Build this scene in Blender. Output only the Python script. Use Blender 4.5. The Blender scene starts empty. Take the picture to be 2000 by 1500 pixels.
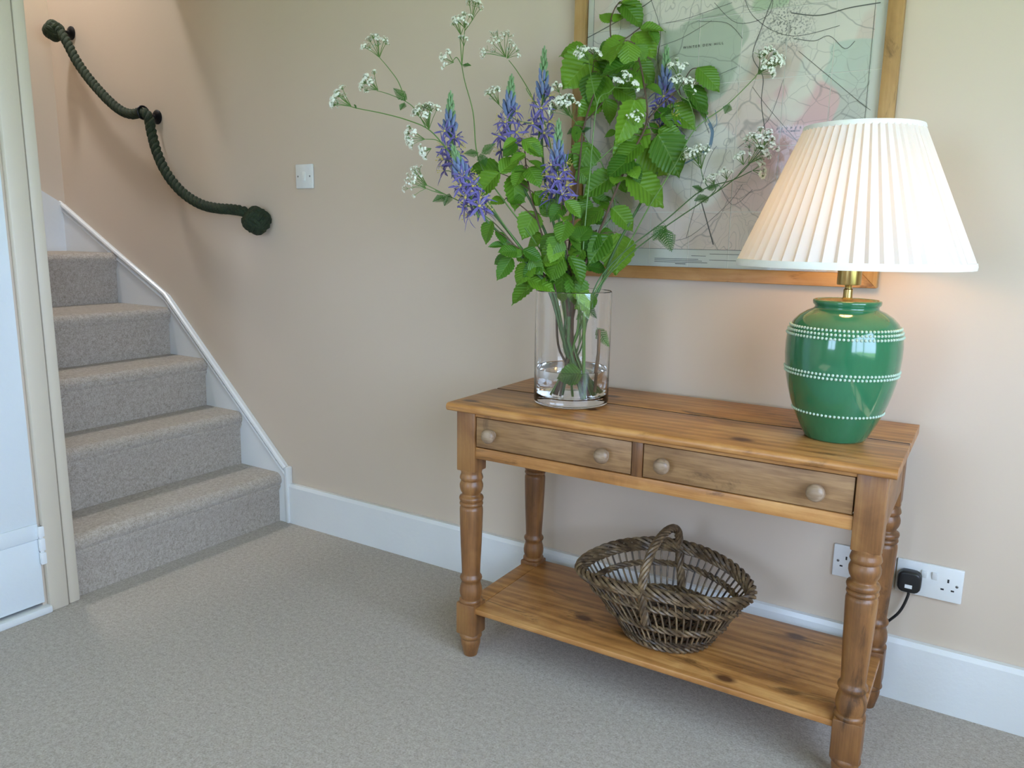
import bpy, bmesh, math, random
from mathutils import Vector, Matrix, Quaternion
random.seed(7)
scene = bpy.context.scene
C = scene.collection
PI = math.pi

# ------------------------------------------------------------------ camera
CAM = Vector((0.51615, -2.08662, 1.14779)); YAW, PITCH, ROLL, FOC = -0.56088, -0.18722, 0.01442, 1534.73
FW = Vector((math.sin(YAW)*math.cos(PITCH), math.cos(YAW)*math.cos(PITCH), math.sin(PITCH)))
_r = Vector((math.cos(YAW), -math.sin(YAW), 0)); _u = _r.cross(FW)
RT = math.cos(ROLL)*_r + math.sin(ROLL)*_u; UP = -math.sin(ROLL)*_r + math.cos(ROLL)*_u
cd = bpy.data.cameras.new('camera'); cam = bpy.data.objects.new('camera', cd); C.objects.link(cam)
cd.sensor_fit = 'HORIZONTAL'; cd.sensor_width = 36; cd.lens = 36*FOC/2000; cd.clip_start = .02
m = Matrix((RT, UP, -FW)).transposed().to_4x4(); m.translation = CAM; cam.matrix_world = m
scene.camera = cam

# ------------------------------------------------------------------ light
scene.view_settings.view_transform = 'Standard'; scene.view_settings.look = 'None'
scene.view_settings.gamma = 1; scene.view_settings.use_curve_mapping = False
scene.view_settings.exposure = 0.03
SKY_STRENGTH = 13.0
world = bpy.data.worlds.new('sky'); scene.world = world; world.use_nodes = True
bg = world.node_tree.nodes['Background']; bg.inputs[0].default_value = (.52, .70, 1.0, 1); bg.inputs[1].default_value = SKY_STRENGTH
def lamp(name, kind, loc, energy, color, rot=(0, 0, 0), **kw):
    l = bpy.data.lights.new(name, kind); l.energy = energy; l.color = color
    for k, v in kw.items(): setattr(l, k, v)
    o = bpy.data.objects.new(name, l); o.location = loc; o.rotation_euler = rot; C.objects.link(o); return o
lamp('sun', 'SUN', (6, 4, 8), 16.0, (1, .95, .82), (math.radians(38), 0, math.radians(20)), angle=.01)
# room window and added fill opening: (plane x or y, ranges) used for openings and portals
WIN_R = dict(y0=-3.2, y1=-.70, z0=.70, z1=2.02)      # right-hand wall
WIN_FILL = dict(x0=-1.1, x1=-.1, z0=.75, z1=2.0)           # wall behind the camera, opening added to brighten the left wall and floor
ROOM_X1, ROOM_Y0, ROOM_Z = 1.55, -4.0, 2.36
def portal(loc, rot, sx, sy):
    o = lamp('window_portal', 'AREA', loc, 1, (1, 1, 1), rot, shape='RECTANGLE', size=sx, size_y=sy)
    o.data.cycles.is_portal = True
portal((ROOM_X1+.06, (WIN_R['y0']+WIN_R['y1'])/2, (WIN_R['z0']+WIN_R['z1'])/2), (0, PI/2, 0), WIN_R['z1']-WIN_R['z0'], WIN_R['y1']-WIN_R['y0'])
portal(((WIN_FILL['x0']+WIN_FILL['x1'])/2, ROOM_Y0-.06, (WIN_FILL['z0']+WIN_FILL['z1'])/2), (PI/2, 0, 0), WIN_FILL['x1']-WIN_FILL['x0'], WIN_FILL['z1']-WIN_FILL['z0'])
# landing light at the head of the stairs
lamp('landing_light', 'AREA', (-3.0, -.48, 3.5), 27, (.93, .96, 1.0), (0, 0, 0), shape='DISK', size=.18)

# ------------------------------------------------------------------ helpers
def ray(px, py): return FW + RT*((px-1000)/FOC) - UP*((py-750)/FOC)
def at(px, py, axis, val):                        # pixel -> point on an axis-aligned plane
    d = ray(px, py); return CAM + d*((val-CAM[axis])/d[axis])
def S(h):                                          # sRGB hex -> linear
    c = [int(h[i:i+2], 16)/255 for i in (0, 2, 4)]
    return tuple(x/12.92 if x < .04045 else ((x+.055)/1.055)**2.4 for x in c)

class MB:
    def __init__(s): s.v = []; s.f = []; s.mi = []; s.cur = 0
    def add(s, vs, fs):
        b = len(s.v); s.v += [Vector(x) for x in vs]
        for f in fs: s.f.append([b+i for i in f]); s.mi.append(s.cur)
        return s
    def box(s, x0, x1, y0, y1, z0, z1):
        return s.add([(x0,y0,z0),(x1,y0,z0),(x1,y1,z0),(x0,y1,z0),(x0,y0,z1),(x1,y0,z1),(x1,y1,z1),(x0,y1,z1)],
                     [(0,3,2,1),(4,5,6,7),(0,1,5,4),(1,2,6,5),(2,3,7,6),(3,0,4,7)])
    def lathe(s, prof, n=32, c=(0, 0, 0), cap=True, closed=False):
        vs = []; fs = []
        for r, z in prof:
            for k in range(n):
                a = 2*PI*k/n; vs.append((c[0]+r*math.cos(a), c[1]+r*math.sin(a), c[2]+z))
        m = len(prof)
        for i in range(m if closed else m-1):
            j = (i+1) % m
            for k in range(n):
                k2 = (k+1) % n; fs.append((i*n+k, i*n+k2, j*n+k2, j*n+k))
        if cap and not closed:
            fs.append(tuple(reversed(range(n)))); fs.append(tuple((m-1)*n+k for k in range(n)))
        return s.add(vs, fs)
    def tube(s, pts, r, n=6, closed=False, cap=True):
        pts = [Vector(p) for p in pts]; m = len(pts)
        rs = r if isinstance(r, (list, tuple)) else [r]*m
        fr = frames(pts, closed); vs = []; fs = []
        for i, p in enumerate(pts):
            t, a, b = fr[i]
            for k in range(n):
                w = 2*PI*k/n; vs.append(p + a*(rs[i]*math.cos(w)) + b*(rs[i]*math.sin(w)))
        for i in range(m if closed else m-1):
            j = (i+1) % m
            for k in range(n):
                k2 = (k+1) % n; fs.append((i*n+k, i*n+k2, j*n+k2, j*n+k))
        if cap and not closed:
            fs.append(tuple(reversed(range(n)))); fs.append(tuple((m-1)*n+k for k in range(n)))
        return s.add(vs, fs)
    def prism(s, poly, lo, hi, axis):               # poly in the two other axes, extruded along axis
        n = len(poly); vs = []
        for h in (lo, hi):
            for a, b in poly:
                vs.append({0: (h, a, b), 1: (a, h, b), 2: (a, b, h)}[axis])
        fs = [tuple(range(n))[::-1], tuple(range(n, 2*n))] + [(i, (i+1) % n, n+(i+1) % n, n+i) for i in range(n)]
        return s.add(vs, fs)
    def ball(s, c, r, nu=8, nv=5, sc=(1, 1, 1), M=None):
        vs = []; fs = []
        for i in range(1, nv):
            t = PI*i/nv
            for k in range(nu):
                a = 2*PI*k/nu; vs.append(Vector((r*sc[0]*math.sin(t)*math.cos(a), r*sc[1]*math.sin(t)*math.sin(a), r*sc[2]*math.cos(t))))
        vs += [Vector((0, 0, r*sc[2])), Vector((0, 0, -r*sc[2]))]
        for i in range(nv-2):
            for k in range(nu):
                k2 = (k+1) % nu; fs.append((i*nu+k, (i+1)*nu+k, (i+1)*nu+k2, i*nu+k2))
        T = len(vs)-2; B = len(vs)-1
        for k in range(nu):
            k2 = (k+1) % nu; fs.append((T, k, k2)); fs.append((B, (nv-2)*nu+k2, (nv-2)*nu+k))
        if M is not None: vs = [M @ v for v in vs]
        return s.add([v+Vector(c) for v in vs], fs)

def frames(pts, closed=False):
    m = len(pts); T = []
    for i in range(m):
        if closed: t = pts[(i+1) % m]-pts[i-1]
        else: t = pts[min(i+1, m-1)]-pts[max(i-1, 0)]
        T.append(t.normalized() if t.length > 1e-9 else Vector((0, 0, 1)))
    a = T[0].orthogonal().normalized(); out = []
    for t in T:
        a = (a - t*a.dot(t))
        a = a.normalized() if a.length > 1e-6 else t.orthogonal().normalized()
        out.append((t, a, t.cross(a)))
    if closed:                                       # spread the closing twist over the loop
        t0, a0, b0 = out[0]; e = a-t0*a.dot(t0); tw = math.atan2(e.dot(b0), e.dot(a0)); m_ = len(out)
        out = [(t, Quaternion(t, -tw*i/m_) @ a, Quaternion(t, -tw*i/m_) @ b) for i, (t, a, b) in enumerate(out)]
    return out
def crom(P, k=6, closed=False):                     # Catmull-Rom
    P = [Vector(p) for p in P]; n = len(P); out = []
    g = (lambda i: P[i % n]) if closed else (lambda i: P[max(0, min(n-1, i))])
    for i in range(n if closed else n-1):
        a, b, c, d = g(i-1), g(i), g(i+1), g(i+2)
        for j in range(k):
            t = j/k
            out.append(.5*((2*b)+(c-a)*t+(2*a-5*b+4*c-d)*t*t+(3*b-a-3*c+d)*t**3))
    if not closed: out.append(P[-1])
    return out
def resample(P, step, closed=False):
    P = [Vector(p) for p in P]
    if closed: P = P+[P[0]]
    L = [0]
    for i in range(1, len(P)): L.append(L[-1]+(P[i]-P[i-1]).length)
    n = max(2, int(L[-1]/step)); out = []; j = 0
    for q in range(n+(0 if closed else 1)):
        d = L[-1]*q/n
        while j < len(P)-2 and L[j+1] < d: j += 1
        s = L[j+1]-L[j]; out.append(P[j].lerp(P[j+1], (d-L[j])/s if s > 0 else 0))
    return out
def strand_paths(P, R, n, pitch, closed=False, flat=1.0):   # helices round a path
    P = [Vector(p) for p in P]; fr = frames(P, closed); L = 0; res = [[] for _ in range(n)]; Ls = [0]
    for i in range(1, len(P)): Ls.append(Ls[-1]+(P[i]-P[i-1]).length)
    tot = Ls[-1]+((P[0]-P[-1]).length if closed else 0)
    turns = tot/pitch
    if closed: turns = max(1, round(turns*n)/n) if False else max(1, round(turns))
    for i, p in enumerate(P):
        t, a, b = fr[i]
        for s in range(n):
            w = 2*PI*(turns*Ls[i]/tot + s/n); res[s].append(p + a*(R*math.cos(w)) + b*(R*flat*math.sin(w)))
    return res

def obj(name, mb, mat, parent=None, smooth=True, bevel=0, angle=40, world=True, seg=2, weld=False):
    me = bpy.data.meshes.new(name)
    top_ = parent
    while top_ and top_.parent: top_ = top_.parent
    off = Vector(top_.get('_o', (0, 0, 0))) if (top_ and world) else Vector((0, 0, 0))
    me.from_pydata([tuple(v-off) for v in mb.v], [], mb.f)
    mats = mat if isinstance(mat, (list, tuple)) else [mat]
    for q in mats: me.materials.append(q)
    if len(mats) > 1: me.polygons.foreach_set('material_index', mb.mi)
    bm = bmesh.new(); bm.from_mesh(me)
    if weld: bmesh.ops.remove_doubles(bm, verts=bm.verts, dist=1e-6)
    bmesh.ops.recalc_face_normals(bm, faces=bm.faces)
    if bevel:
        es = [e for e in bm.edges if e.is_manifold and e.calc_face_angle(0) > .6]
        bmesh.ops.bevel(bm, geom=es, offset=bevel, segments=seg, profile=.5, affect='EDGES', clamp_overlap=True)
    bm.to_mesh(me); bm.free()
    if smooth:
        me.polygons.foreach_set('use_smooth', [True]*len(me.polygons)); me.set_sharp_from_angle(angle=math.radians(angle))
    o = bpy.data.objects.new(name, me); C.objects.link(o)
    if parent: o.parent = parent
    return o
def thing(name, label, cat, loc=(0, 0, 0), group=None, rz=0):
    o = bpy.data.objects.new(name, None); C.objects.link(o); o.empty_display_size = .05
    o.location = loc; o.rotation_euler = (0, 0, rz); o['label'] = label; o['category'] = cat
    o['_o'] = tuple(loc)
    if group: o['group'] = group
    return o
def tag(o, label, cat, group=None):
    o['label'] = label; o['category'] = cat
    if group: o['group'] = group
    return o
def struct(name, mb, mat, parent=None, **k):
    o = obj(name, mb, mat, parent, **k)
    if not parent: o['kind'] = 'structure'
    return o
def inst(name, mesh, M, parent):                    # object sharing mesh data, M in world space
    o = bpy.data.objects.new(name, mesh); C.objects.link(o)
    off = Vector(parent['_o']) if parent else Vector((0, 0, 0))
    o.parent = parent; o.matrix_local = Matrix.Translation(-off) @ M; return o

# ------------------------------------------------------------------ materials
class N:
    def __init__(s, name):
        s.m = bpy.data.materials.new(name); s.m.use_nodes = True; s.t = s.m.node_tree
        s.p = s.t.nodes['Principled BSDF']; s.out = s.t.nodes['Material Output']
    def n(s, kind, ins=None, **kw):
        x = s.t.nodes.new(kind)
        for k, v in kw.items(): setattr(x, k, v)
        for k, v in (ins or {}).items():
            if hasattr(v, 'is_output') or isinstance(v, bpy.types.NodeSocket): s.t.links.new(v, x.inputs[k])
            else: x.inputs[k].default_value = v
        return x
    def link(s, a, b): s.t.links.new(a, b)
    def coord(s, kind='Object', scale=(1, 1, 1), rot=(0, 0, 0)):
        src = s.n('ShaderNodeNewGeometry').outputs['Position'] if kind == 'World' else s.n('ShaderNodeTexCoord').outputs[kind]
        return s.n('ShaderNodeMapping', {'Vector': src, 'Scale': scale, 'Rotation': rot}).outputs[0]
    def noise(s, vec, scale, detail=3, rough=.5, dist=0):
        return s.n('ShaderNodeTexNoise', {'Vector': vec, 'Scale': scale, 'Detail': detail, 'Roughness': rough, 'Distortion': dist}).outputs['Fac']
    def ramp(s, fac, stops, interp='LINEAR'):
        r = s.n('ShaderNodeValToRGB', {'Fac': fac}); e = r.color_ramp; e.interpolation = interp
        while len(e.elements) < len(stops): e.elements.new(.5)
        for q, (p, c) in zip(e.elements, stops): q.position = p; q.color = (*c[:3], 1)
        return r.outputs['Color']
    def mix(s, fac, a, b, mode='MIX'):
        x = s.n('ShaderNodeMix', data_type='RGBA', blend_type=mode)
        for i, v in ((0, fac), (6, a), (7, b)):
            if isinstance(v, bpy.types.NodeSocket): s.link(v, x.inputs[i])
            else: x.inputs[i].default_value = v if i == 0 else (*v[:3], 1)
        return x.outputs[2]
    def math(s, op, a, b=0.0, clamp=False):
        x = s.n('ShaderNodeMath', operation=op, use_clamp=clamp)
        for i, v in ((0, a), (1, b)):
            if isinstance(v, bpy.types.NodeSocket): s.link(v, x.inputs[i])
            else: x.inputs[i].default_value = v
        return x.outputs[0]
    def col(s, c):
        if isinstance(c, bpy.types.NodeSocket): s.link(c, s.p.inputs['Base Color'])
        else: s.p.inputs['Base Color'].default_value = (*c[:3], 1)
        return s
    def set(s, **k):
        for a, v in k.items():
            i = s.p.inputs[a.replace('_', ' ')]
            if isinstance(v, bpy.types.NodeSocket): s.link(v, i)
            else: i.default_value = v
        return s
    def bump(s, h, strength=.3, dist=.002):
        b = s.n('ShaderNodeBump', {'Height': h, 'Strength': strength, 'Distance': dist}); s.link(b.outputs[0], s.p.inputs['Normal']); return s

def plain(name, c, rough=.5, **k):
    q = N(name); v = q.coord(); f = q.noise(v, 35, 3)
    c2 = tuple(x*.9 for x in c); q.col(q.mix(f, c, c2)).set(Roughness=rough, **k); return q.m
def paint(name, c, rough=.6, var=.06, bump=.1, scale=3):
    q = N(name); v = q.coord('World'); f = q.noise(v, scale, 4, .6)
    q.col(q.mix(f, tuple(x*(1-var) for x in c), tuple(min(1, x*(1+var)) for x in c))).set(Roughness=rough)
    q.bump(q.noise(v, 60, 4, .6), bump, .003); return q.m
WALL = paint('wall_paint', S('cfbda9'), .75, .02, .12)
CEIL = paint('ceiling_paint', S('e8e2d6'), .8, .02)
WHITE = paint('white_gloss_paint', S('e2e2e0'), .3, .03, .25, 8)
CREAM = paint('cream_door_frame_paint', S('cfc2ae'), .45, .03, .2, 6)
def carpet():
    q = N('wool_carpet'); v = q.coord('World')
    f = q.noise(v, 210, 4, .75); g = q.noise(v, 75, 3, .7); h = q.noise(v, 3.5, 3, .5)
    c = q.ramp(q.math('ADD', q.math('MULTIPLY', f, .62), q.math('MULTIPLY', g, .38)),
               [(.30, S('807160')), (.44, S('af9f8e')), (.55, S('c8bbac')), (.70, S('dfd6cb'))])
    c = q.mix(q.math('MULTIPLY', h, .18), c, S('9a8d80'))
    q.col(c).set(Roughness=.95); q.p.inputs['Sheen Weight'].default_value = .25
    q.bump(f, .9, .006); return q.m
CARPET = carpet()
def wood(name, axis, dark, mid, light, rough=.38, ring=9, knots=True, coat=.15):
    q = N(name)
    def sv(k):
        sc = [1.0, 1.0, 1.0]; sc[axis] = k; return q.coord('Object', tuple(sc))
    big = q.noise(sv(.16), 9, 4, .6, .8)
    wv = q.n('ShaderNodeTexWave', {'Vector': sv(.10), 'Scale': ring, 'Distortion': 16.0, 'Detail': 4, 'Detail Scale': .7, 'Detail Roughness': .65}, wave_type='BANDS', bands_direction='Y' if axis != 1 else 'X').outputs['Fac']
    fib = q.noise(sv(.03), 240, 4, .7); pat = q.noise(sv(.55), 8, 5, .62, .6)
    t = q.math('ADD', q.math('ADD', q.math('MULTIPLY', wv, .10), q.math('MULTIPLY', big, .16)), q.math('ADD', q.math('MULTIPLY', fib, .24), q.math('MULTIPLY', pat, .50)))
    c = q.ramp(t, [(.34, dark), (.5, mid), (.66, light)])
    st = q.noise(sv(.30), 12, 6, .68, .8)            # old dents and dark stains
    c = q.mix(q.ramp(st, [(.57, (0, 0, 0)), (.66, (.7, .7, .7))]), c, tuple(x*.3 for x in dark))
    if knots:
        vo = q.n('ShaderNodeTexVoronoi', {'Vector': sv(.6), 'Scale': 4.6}, voronoi_dimensions='2D').outputs['Distance']
        c = q.mix(q.ramp(vo, [(.04, (.9, .9, .9)), (.09, (0, 0, 0))]), c, S('452213'))
    q.col(c).set(Roughness=rough); q.p.inputs['Coat Weight'].default_value = coat; q.p.inputs['Coat Roughness'].default_value = .3
    q.bump(q.math('ADD', fib, q.math('MULTIPLY', st, .8)), .25, .0012); return q.m
PINE_X = wood('pine_along', 0, S('734924'), S('ab743d'), S('cb975a'))
PINE_DRAWER = wood('pine_drawer', 0, S('6b4a2c'), S('8f6a44'), S('aa8458'), .5, 30, False, .05)
PINE_Y = wood('pine_across', 1, S('63401f'), S('885a30'), S('a37443'))
PINE_Z = wood('pine_upright', 2, S('5a391d'), S('84572f'), S('a17341'), .42, 8, False)
KNOBW = wood('pine_knob', 0, S('6f5540'), S('8d7359'), S('a89078'), .45, 30, False, .1)
OAK_X = wood('oak_along', 0, S('93622f'), S('ac7a43'), S('c0915a'), .5, 10, False, 0)
OAK_Z = wood('oak_upright', 2, S('94703f'), S('ad8550'), S('c09c69'), .5, 10, False, 0)

# ------------------------------------------------------------------ room shell
XS = -1.8665                                         # plane of the stair opening / cupboard wall
XE = -3.30                                           # end of the stairwell
struct('floor', MB().box(XE-.1, ROOM_X1+.1, ROOM_Y0-.1, .1, -.1, 0), CARPET, smooth=False)
struct('wall_back', MB().box(XE-.1, ROOM_X1+.1, 0, .1, 0, 3.7), WALL, smooth=False)
w = MB(); R = WIN_R
w.box(ROOM_X1, ROOM_X1+.12, ROOM_Y0, R['y0'], 0, ROOM_Z); w.box(ROOM_X1, ROOM_X1+.12, R['y1'], 0, 0, ROOM_Z)
w.box(ROOM_X1, ROOM_X1+.12, R['y0'], R['y1'], 0, R['z0']); w.box(ROOM_X1, ROOM_X1+.12, R['y0'], R['y1'], R['z1'], ROOM_Z)
struct('wall_right', w, WALL, smooth=False)
w = MB(); F = WIN_FILL
w.box(XS, F['x0'], ROOM_Y0-.12, ROOM_Y0, 0, ROOM_Z); w.box(F['x1'], ROOM_X1+.12, ROOM_Y0-.12, ROOM_Y0, 0, ROOM_Z)
w.box(F['x0'], F['x1'], ROOM_Y0-.12, ROOM_Y0, 0, F['z0']); w.box(F['x0'], F['x1'], ROOM_Y0-.12, ROOM_Y0, F['z1'], ROOM_Z)
struct('wall_front', w, WALL, smooth=False)
fr = MB()
for k in range(3):
    x = F['x0']+.02+(F['x1']-F['x0']-.04)*k/2; fr.box(x-.02, x+.02, ROOM_Y0-.08, ROOM_Y0-.03, F['z0'], F['z1'])
for z in (F['z0']+.02, F['z1']-.02): fr.box(F['x0'], F['x1'], ROOM_Y0-.08, ROOM_Y0-.03, z-.02, z+.02)
struct('window_fill', fr, WHITE, smooth=False)  # frame of the unseen opening added for fill light
fr = MB()                                            # window frames with glazing bars
for k in range(4):
    y = R['y0']+.02+(R['y1']-R['y0']-.04)*k/3; fr.box(ROOM_X1+.03, ROOM_X1+.08, y-.02, y+.02, R['z0'], R['z1'])
for z in (R['z0']+.02, R['z1']-.02): fr.box(ROOM_X1+.03, ROOM_X1+.08, R['y0'], R['y1'], z-.02, z+.02)
struct('window_1', fr, WHITE, smooth=False)
JY = -.868                                           # inner edge of the stair opening
w = MB(); w.box(XS-.12, XS, ROOM_Y0, -1.72, 0, ROOM_Z); w.box(XS-.12, XS, -.96, JY, 0, ROOM_Z); w.box(XS-.12, XS, -1.72, -.96, 2.0, ROOM_Z); w.box(XS-.12, XS-.06, -1.72, -.96, 0, 2.0)
struct('wall_left', w, WALL, smooth=False)
CX = -2.52                                           # ceiling ends here, open stairwell beyond
w = MB(); w.box(XS-.12, ROOM_X1+.12, ROOM_Y0-.12, 0, ROOM_Z, ROOM_Z+.15); w.box(CX, XS-.12, -1.9, 0, ROOM_Z, ROOM_Z+.15)
struct('ceiling', w, CEIL, smooth=False)
struct('wall_stair_side', MB().box(-2.70, XS-.12, -.96, JY, 0, ROOM_Z), WALL, smooth=False)
struct('wall_stair_end', MB().box(XE-.1, XE, -2.0, 0, 0, 3.7), WALL, smooth=False)
struct('wall_stair_front', MB().box(XE, XS-.12, -2.0, -1.9, 0, 3.7), WALL, smooth=False)
struct('wall_stair_landing', MB().box(CX, CX+.1, -1.9, 0, ROOM_Z+.15, 3.7), WALL, smooth=False)
w = MB(); w.box(XE, CX+.1, -2.0, 0, 3.7, 3.8)
struct('ceiling_stairwell', w, CEIL, smooth=False)
# garden outside the windows
q = N('lawn_grass'); v = q.coord('World'); q.col(q.ramp(q.noise(v, 2.5, 5, .6), [(.3, S('56752c')), (.7, S('86a548'))])).set(Roughness=.9)
struct('ground_lawn', MB().box(-14, 16, -18, 12, -.5, -.35), q.m, smooth=False)

# ------------------------------------------------------------------ trim
HB = .163
def skirting(x0, x1):
    prof = [(-.001, 0), (-.022, 0), (-.022, HB-.012), (-.016, HB), (-.001, HB)]
    return MB().prism(prof, x0, x1, 0)
struct('baseboard_back', skirting(-1.835, ROOM_X1), WHITE, smooth=False)
top = [(-1.835, .222), (-2.539, .873), (-2.885, 1.047), (XE, 1.262)]
poly = [(XE, .95), (-2.885, .70), (-2.539, .5), (-1.99, 0), (-1.835, 0)] + top
st = struct('trim_1', MB().prism([(a, b) for a, b in poly], -.024, -.0005, 1), WHITE, smooth=False)
for dz, yy, r in ((.006, -.026, .010), (-.022, -.026, .005)):
    b = MB(); b.tube([(a, yy, z+dz) for a, z in top], r, 8)
    obj('moulding', b, WHITE, st)
b = MB(); b.box(-1.837, -1.822, -.030, -.001, 0, .232); obj('end_block', b, WHITE, st, bevel=.003)
e = MB(); e.prism([(-.0005, 1.25), (-1.0, 1.85), (-1.0, 1.55), (-.0005, .95)], XE+.0005, XE+.022, 0)
struct('trim_2', e, WHITE, smooth=False)
# door frame of the stair opening and cupboard door
f1 = struct('trim_3', MB().box(XS, XS+.022, -.948, -.893, 0, ROOM_Z), CREAM, smooth=True, bevel=.004)
f2 = struct('trim_4', MB().box(XS-.03, XS+.018, -.890, -.855, 0, ROOM_Z), CREAM, smooth=True, bevel=.006)
dr = MB(); dr.box(XS-.03, XS+.004, -1.70, -.954, .03, 2.0)
DOORP = paint('pale_blue_white_door_paint', S('dfe4e6'), .35, .03, .3, 9)
door = struct('door_1', dr, DOORP, smooth=True, bevel=.003)
for z0, z1, x in ((.235, .283, .010), (.031, .233, .006), (1.7, 1.78, .010)):
    obj('rail', MB().box(XS+.002, XS+x, -1.69, -.956, z0, z1), DOORP, door, bevel=.003)
for zc in (.215, 1.75):
    h = obj('hinge', MB().tube([(XS+.012, -.951, zc-.06), (XS+.012, -.951, zc+.06)], .006, 10), WHITE, door)
    for a, c in ((-.06, -.022), (-.018, .022), (.026, .06)):
        obj('knuckle', MB().box(XS+.008, XS+.0215, -.960, -.938, zc+a, zc+c), WHITE, h, bevel=.003)
struct('trim_5', MB().box(XS-.02, XS+.028, -1.74, -.945, 0, .022), WHITE, bevel=.004)

# ------------------------------------------------------------------ staircase
stairs = thing('staircase', 'beige carpeted staircase rising behind the cream door frame beside white stringer', 'staircase', (-1.87, -.45, 0))
nose = [(-1.859, .203), (-2.078, .424), (-2.282, .622), (-2.508, .823), (-2.868, 1.045)]
for i, (x, z) in enumerate(nose):
    zb = nose[i-1][1] if i else 0.0
    xb = nose[i+1][0]-.05 if i < 4 else XE+.001
    r = .028; P = [(x-.020, zb), (x-.017, z-.075), (x-.006, z-.055)]
    for k in range(8):
        a = -.25*PI + (.75*PI)*k/7; P.append((x-r+r*math.cos(a), z-r+r*math.sin(a)))
    P += [(xb, z), (xb, zb)]
    obj('step', MB().prism(P, JY+.001, -.0245, 1), CARPET, stairs, angle=50)
s6 = MB(); r = .028; y6 = -.50; zb, z = 1.045, 1.26
P = [(y6-.02, zb), (y6-.017, z-.075)]+[(y6-r+r*math.cos(a), z-r+r*math.sin(a)) for a in [-.25*PI+.75*PI*k/7 for k in range(8)]]+[(-1.2, z), (-1.2, zb)]
obj('step', s6.prism(P, XE+.023, -2.72, 0), CARPET, stairs, angle=50)

# ------------------------------------------------------------------ rope handrail
def ropemat():
    q = N('green_rope'); v = q.coord('World'); f = q.noise(v, 180, 3, .6)
    q.col(q.ramp(f, [(.3, S('121b0d')), (.6, S('243219')), (.8, S('3a4a2a'))])).set(Roughness=.8); q.bump(f, .8, .003); return q.m
ROPE = ropemat(); IRON = plain('black_iron', (.012, .012, .014), .4, Metallic=.6)
D = .066
k1 = at(105, 60, 1, -.075); k2 = at(501, 431, 1, -.042)
path = [at(px, py, 1, -D) for px, py in [(113, 58), (128, 78), (148, 116), (168, 146), (192, 175), (216, 200), (238, 217), (258, 223), (274, 220), (285, 222), (291, 232), (295, 254), (304, 290), (318, 325), (338, 356), (364, 382), (395, 400), (425, 407), (452, 409), (475, 413)]] + [at(487, 420, 1, -.05)]
rope = thing('rope_handrail', 'thick dark green twisted rope slung as a handrail along the stair wall', 'handrail', tuple(k2))
pp = resample(crom(path, 8), .008)
for sp in strand_paths(pp, .0105, 3, .072): obj('strand', MB().tube(sp, .0108, 9), ROPE, rope)
def knot(c, R, r):                                   # monkey's fist: three sets of crossing turns
    kn = obj('knot', MB().ball(c, R*.70, 16, 10), ROPE, rope)
    for ax in range(3):
        for off in (-1, 0, 1):
            pts = []
            for k in range(28):
                a = 2*PI*k/28; rr = math.sqrt(max(.1, 1-(off*.42)**2))*R*(.88+.10*math.cos(4*a+ax*1.5))
                u = [0, 0, 0]; u[ax] = off*.46*R*1.05; u[(ax+1) % 3] = rr*math.cos(a); u[(ax+2) % 3] = rr*math.sin(a)
                pts.append(Vector(c)+Quaternion((.8, .35, .42, .2)).normalized() @ Vector(u))
            obj('turn', MB().tube(pts, r, 7, True), ROPE, kn)
knot(k1, .036, .0105); knot(k2, .044, .0125)
for nm, px, py, rp in (('stairwell corner near the upper rope knot', 140, 65, at(120, 64, 1, -D)), ('middle of the slung rope', 308, 229, at(287, 226, 1, -D))):
    wp = at(px, py, 1, 0)
    br = thing('handrail_bracket', 'black iron rope bracket with round plate at the '+nm, 'bracket', tuple(wp))
    M = Matrix.Rotation(PI/2, 4, 'X')
    a = MB().lathe([(.029, .0005), (.029, .005), (.024, .010), (.012, .014)], 24); a.v = [M @ v + wp for v in a.v]; obj('back_plate', a, IRON, br)
    obj('stem', MB().tube([wp+Vector((0, -.01, 0)), wp+Vector((0, -.02, 0)), wp+Vector((0, -.035, 0)), wp+Vector((0, -.044, 0))], [.009, .007, .007, .01], 10), IRON, br)
    ci = min(pp, key=lambda q_: (q_-(wp+Vector((0, -.066, 0)))).length)
    ring = [ci+Vector((.0, .0245*math.cos(t), .0245*math.sin(t))) for t in [2*PI*k/24 for k in range(24)]]
    obj('ring', MB().tube(ring, .0045, 8, True), IRON, br)

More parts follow.
